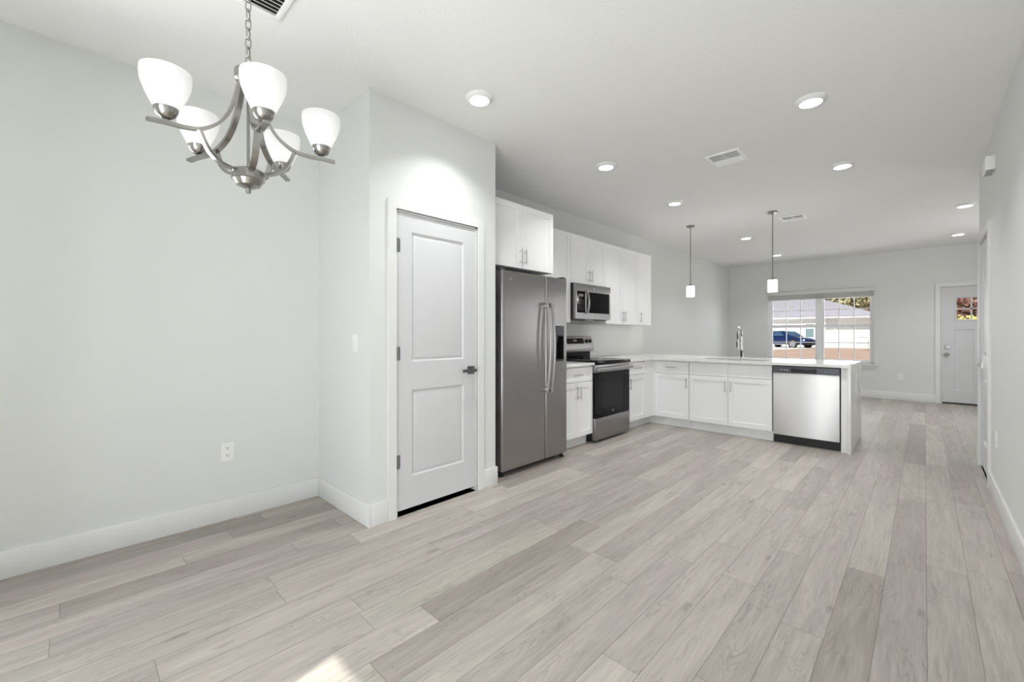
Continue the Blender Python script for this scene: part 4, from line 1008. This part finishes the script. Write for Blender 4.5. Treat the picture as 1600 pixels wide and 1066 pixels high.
# car: dark blue saloon, front towards the right
def make_car():
    rt = empty('car', (0, 0, 0), 'dark blue car parked on the driveway across the street', 'car')
    ST = [(-2.33, 0.62, 0.42, 0.86), (-2.20, 0.80, 0.30, 0.98), (-1.7, 0.89, 0.24, 1.02), (-0.8, 0.92, 0.22, 1.00), (0.4, 0.92, 0.22, 0.98), (1.0, 0.91, 0.22, 0.95), (1.7, 0.88, 0.24, 0.86), (2.1, 0.80, 0.28, 0.76), (2.33, 0.62, 0.36, 0.62)]
    m = MB(); rings = []
    for x, w_, zb_, zt_ in ST:
        mid = (zb_ + zt_) / 2
        pr = [(0.80 * w_, zb_), (0.97 * w_, zb_ + 0.10), (w_, mid), (0.97 * w_, zt_ - 0.12), (0.86 * w_, zt_ - 0.02), (0.4 * w_, zt_ + 0.02)]
        ring = pr + [(-y, z) for y, z in reversed(pr)]
        rings.append([m.bm.verts.new((x, y, z)) for y, z in ring])
    n = len(rings[0])
    for A_, B_ in zip(rings, rings[1:]):
        for k in range(n): m.bm.faces.new((A_[k], A_[(k + 1) % n], B_[(k + 1) % n], B_[k]))
    m.bm.faces.new(rings[0]); m.bm.faces.new(rings[-1])
    bmesh.ops.subdivide_edges(m.bm, edges=[e_ for e_ in m.bm.edges], cuts=1, smooth=0.8)
    m.build('body', M['car_paint'], rt, angle=60)
    CB_ = [(-1.95, 0.60, 0.98, 0.99), (-1.35, 0.66, 0.98, 1.36), (-0.7, 0.68, 0.98, 1.46), (0.0, 0.68, 0.98, 1.45), (0.35, 0.67, 0.97, 1.38), (1.15, 0.62, 0.92, 0.95)]
    m = MB(); rings = []
    for x, w_, zb_, zt_ in CB_:
        h_ = zt_ - zb_
        pr = [(w_ + 0.16, zb_ - 0.03), (w_ + 0.10, zb_ + 0.5 * h_), (w_, zb_ + 0.92 * h_), (w_ * 0.6, zt_)]
        rings.append([m.bm.verts.new((x, y, z)) for y, z in pr + [(-y, z) for y, z in reversed(pr)]])
    n = 8
    for A_, B_ in zip(rings, rings[1:]):
        for k in range(n): m.bm.faces.new((A_[k], A_[(k + 1) % n], B_[(k + 1) % n], B_[k]))
    m.bm.faces.new(rings[0]); m.bm.faces.new(rings[-1])
    m.build('cabin', M['car_paint'], rt, angle=40)
    for s_ in (-1, 1):
        for q in ([(-1.30, 1.01), (-0.55, 1.01), (-0.55, 1.36), (-1.05, 1.32)], [(-0.48, 1.01), (0.55, 1.01), (0.15, 1.33), (-0.48, 1.37)]):
            w_ = MB(); vs_ = []
            A_ = [(x, s_ * (0.845 - 0.30 * max(0, (z - 1.01)) * 0.42 / 0.36 * 1.0), z) for x, z in q]
            w_.prism([(x, z) for x, _, z in A_], lambda u, v, d: (u, s_ * (0.850 - (v - 1.01) * 0.36 + d), v), -0.02, 0.012)
            w_.build('side_window', M['car_glass'], rt)
    w_ = MB(); P = [(0.42, -0.60, 1.375), (0.42, 0.60, 1.375), (1.10, 0.66, 0.975), (1.10, -0.66, 0.975)]
    nrm = Vector((0.4, 0, 0.68)).normalized()
    A_ = [w_.bm.verts.new(Vector(p) + nrm * 0.02) for p in P]; B_ = [w_.bm.verts.new(Vector(p) - nrm * 0.02) for p in P]
    w_.bm.faces.new(A_); w_.bm.faces.new(B_)
    for k in range(4): w_.bm.faces.new((A_[k], A_[(k + 1) % 4], B_[(k + 1) % 4], B_[k]))
    w_.build('windshield', M['car_glass'], rt)
    for x in (-1.42, 1.38):
        for s_ in (-1, 1):
            wh = MB().lathe([(0.0, -0.11), (0.30, -0.11), (0.335, -0.08), (0.335, 0.06), (0.31, 0.085), (0.235, 0.085), (0.23, 0.05), (0, 0.05)], (x, s_ * 0.85, 0.335), (0, s_, 0), 32).build('wheel', M['rubber'], rt)
            rim = MB().lathe([(0.255, 0.05), (0.255, 0.088), (0.22, 0.088), (0.20, 0.06), (0.20, 0.05)], (x, s_ * 0.85, 0.335), (0, s_, 0), 32)
            for k in range(5):
                a = 2 * math.pi * k / 5; d_ = Vector((math.cos(a), 0, math.sin(a)))
                rim.obox(Vector((x, s_ * (0.85 + 0.075), 0.335)) + d_ * 0.12, (d_, Vector((0, 1, 0)), Vector((-d_.z, 0, d_.x))), (0.12, 0.014, 0.035))
            rim.build('rim', M['alloy'], wh)
        # wheel arches
            MB().lathe([(0.40, -0.02), (0.40, 0.062), (0.345, 0.062), (0.345, -0.02)], (x, s_ * 0.855, 0.345), (0, s_, 0), 32, cap0=False, cap1=False).build('wheel_arch', M['black'], rt)
    for s_ in (-1, 1):
        MB().obox((2.16, s_ * 0.62, 0.66), (Vector((0.80, s_ * -0.6, 0)).normalized(), Vector((s_ * 0.6, 0.80, 0)).normalized(), Vector((0, 0, 1))), (0.05, 0.20, 0.065), 0.02).build('headlight', M['lamp_clear'], rt)
    gr_ = MB().box(2.22, 2.36, -0.36, 0.36, 0.40, 0.62, 0.03); gr_.build('grille', M['black'], rt)
    MB().box(2.10, 2.37, -0.72, 0.72, 0.22, 0.33, 0.03).build('bumper', M['black'], rt)
    for s_ in (-1, 1): MB().box(-1.0, 1.0, s_ * 0.90 - 0.02, s_ * 0.90 + 0.02, 0.24, 0.32, 0.01).build('sill', M['alloy'], rt)
    return rt
car = make_car()
car.location = (-8.85, 43.9, 0.086); car.rotation_euler = (0, 0, math.radians(-27))

# trees and shrubs
def foliage(mb, c, r, n, size, flat=0.8):
    for i in range(n):
        while True:
            v = Vector((random.uniform(-1, 1), random.uniform(-1, 1), random.uniform(-1, 1)))
            if 0.35 < v.length < 1: break
        p = Vector(c) + Vector((v.x * r[0], v.y * r[1], v.z * r[2]))
        a = Vector((random.gauss(0, 1), random.gauss(0, 1), random.gauss(0, 1))).normalized(); b = a.orthogonal().normalized(); s_ = size * random.uniform(0.6, 1.3)
        q = [mb.bm.verts.new(p + a * s_ * x + b * s_ * y) for x, y in ((-1, 0), (0, 0.5), (1, 0), (0, -0.5))]
        mb.bm.faces.new(q)
def tree(x, y, h, r, label, mt, z0=0.06):
    o = empty('tree', (x, y, z0), label, 'tree', 'trees behind the house opposite')
    t = MB().cyl((x, y, z0), (x, y, h * 0.75), 0.22, 0.08, 10)
    for k in range(4):
        a = k * 1.7 + x; t.cyl((x, y, h * (0.45 + 0.07 * k)), (x + r * 0.6 * math.cos(a), y + r * 0.6 * math.sin(a), h * (0.62 + 0.09 * k)), 0.09, 0.03, 8)
    t.build('trunk', M['bark'], o)
    f = MB()
    for k in range(7):
        a = k * 2.4; rr = r * 0.5
        foliage(f, (x + rr * math.cos(a), y + rr * math.sin(a), h * 0.72 + (k % 3 - 1) * h * 0.14), (r * 0.62, r * 0.62, h * 0.18), 420, 0.26)
    f.build('crown', mt, o)
tree(-9.2, 66, 8.6, 2.6, 'olive tree behind the roof, left of the trees in the right window half', M['leaf'])
tree(-7.0, 78, 10.6, 3.0, 'olive tree behind the middle of the roof in the right window half', M['leaf'])
tree(-3.0, 66, 8.4, 2.8, 'olive tree showing at the right edge of the front window', M['leaf'])
tree(-14.8, 66, 8.6, 1.6, 'thin tree showing at the upper left of the front window', M['leaf'])
tree(2.2, 40, 5.4, 4.4, 'leafy russet tree seen through the front door panes', M['leaf_red'])
sh = empty('shrub', (1.4, 20, -0.1), 'yellow green shrub seen low through the front door panes', 'shrub')
f = MB()
for k in range(6): foliage(f, (1.4 + 1.0 * math.cos(k), 20 + 0.8 * math.sin(k), 0.9), (0.9, 0.8, 0.95), 420, 0.10)
f.build('foliage', M['leaf_yellow'], sh)
MB().cyl((1.4, 20, -0.11), (1.4, 20, 0.9), 0.05, 0.03).build('stem', M['bark'], sh)
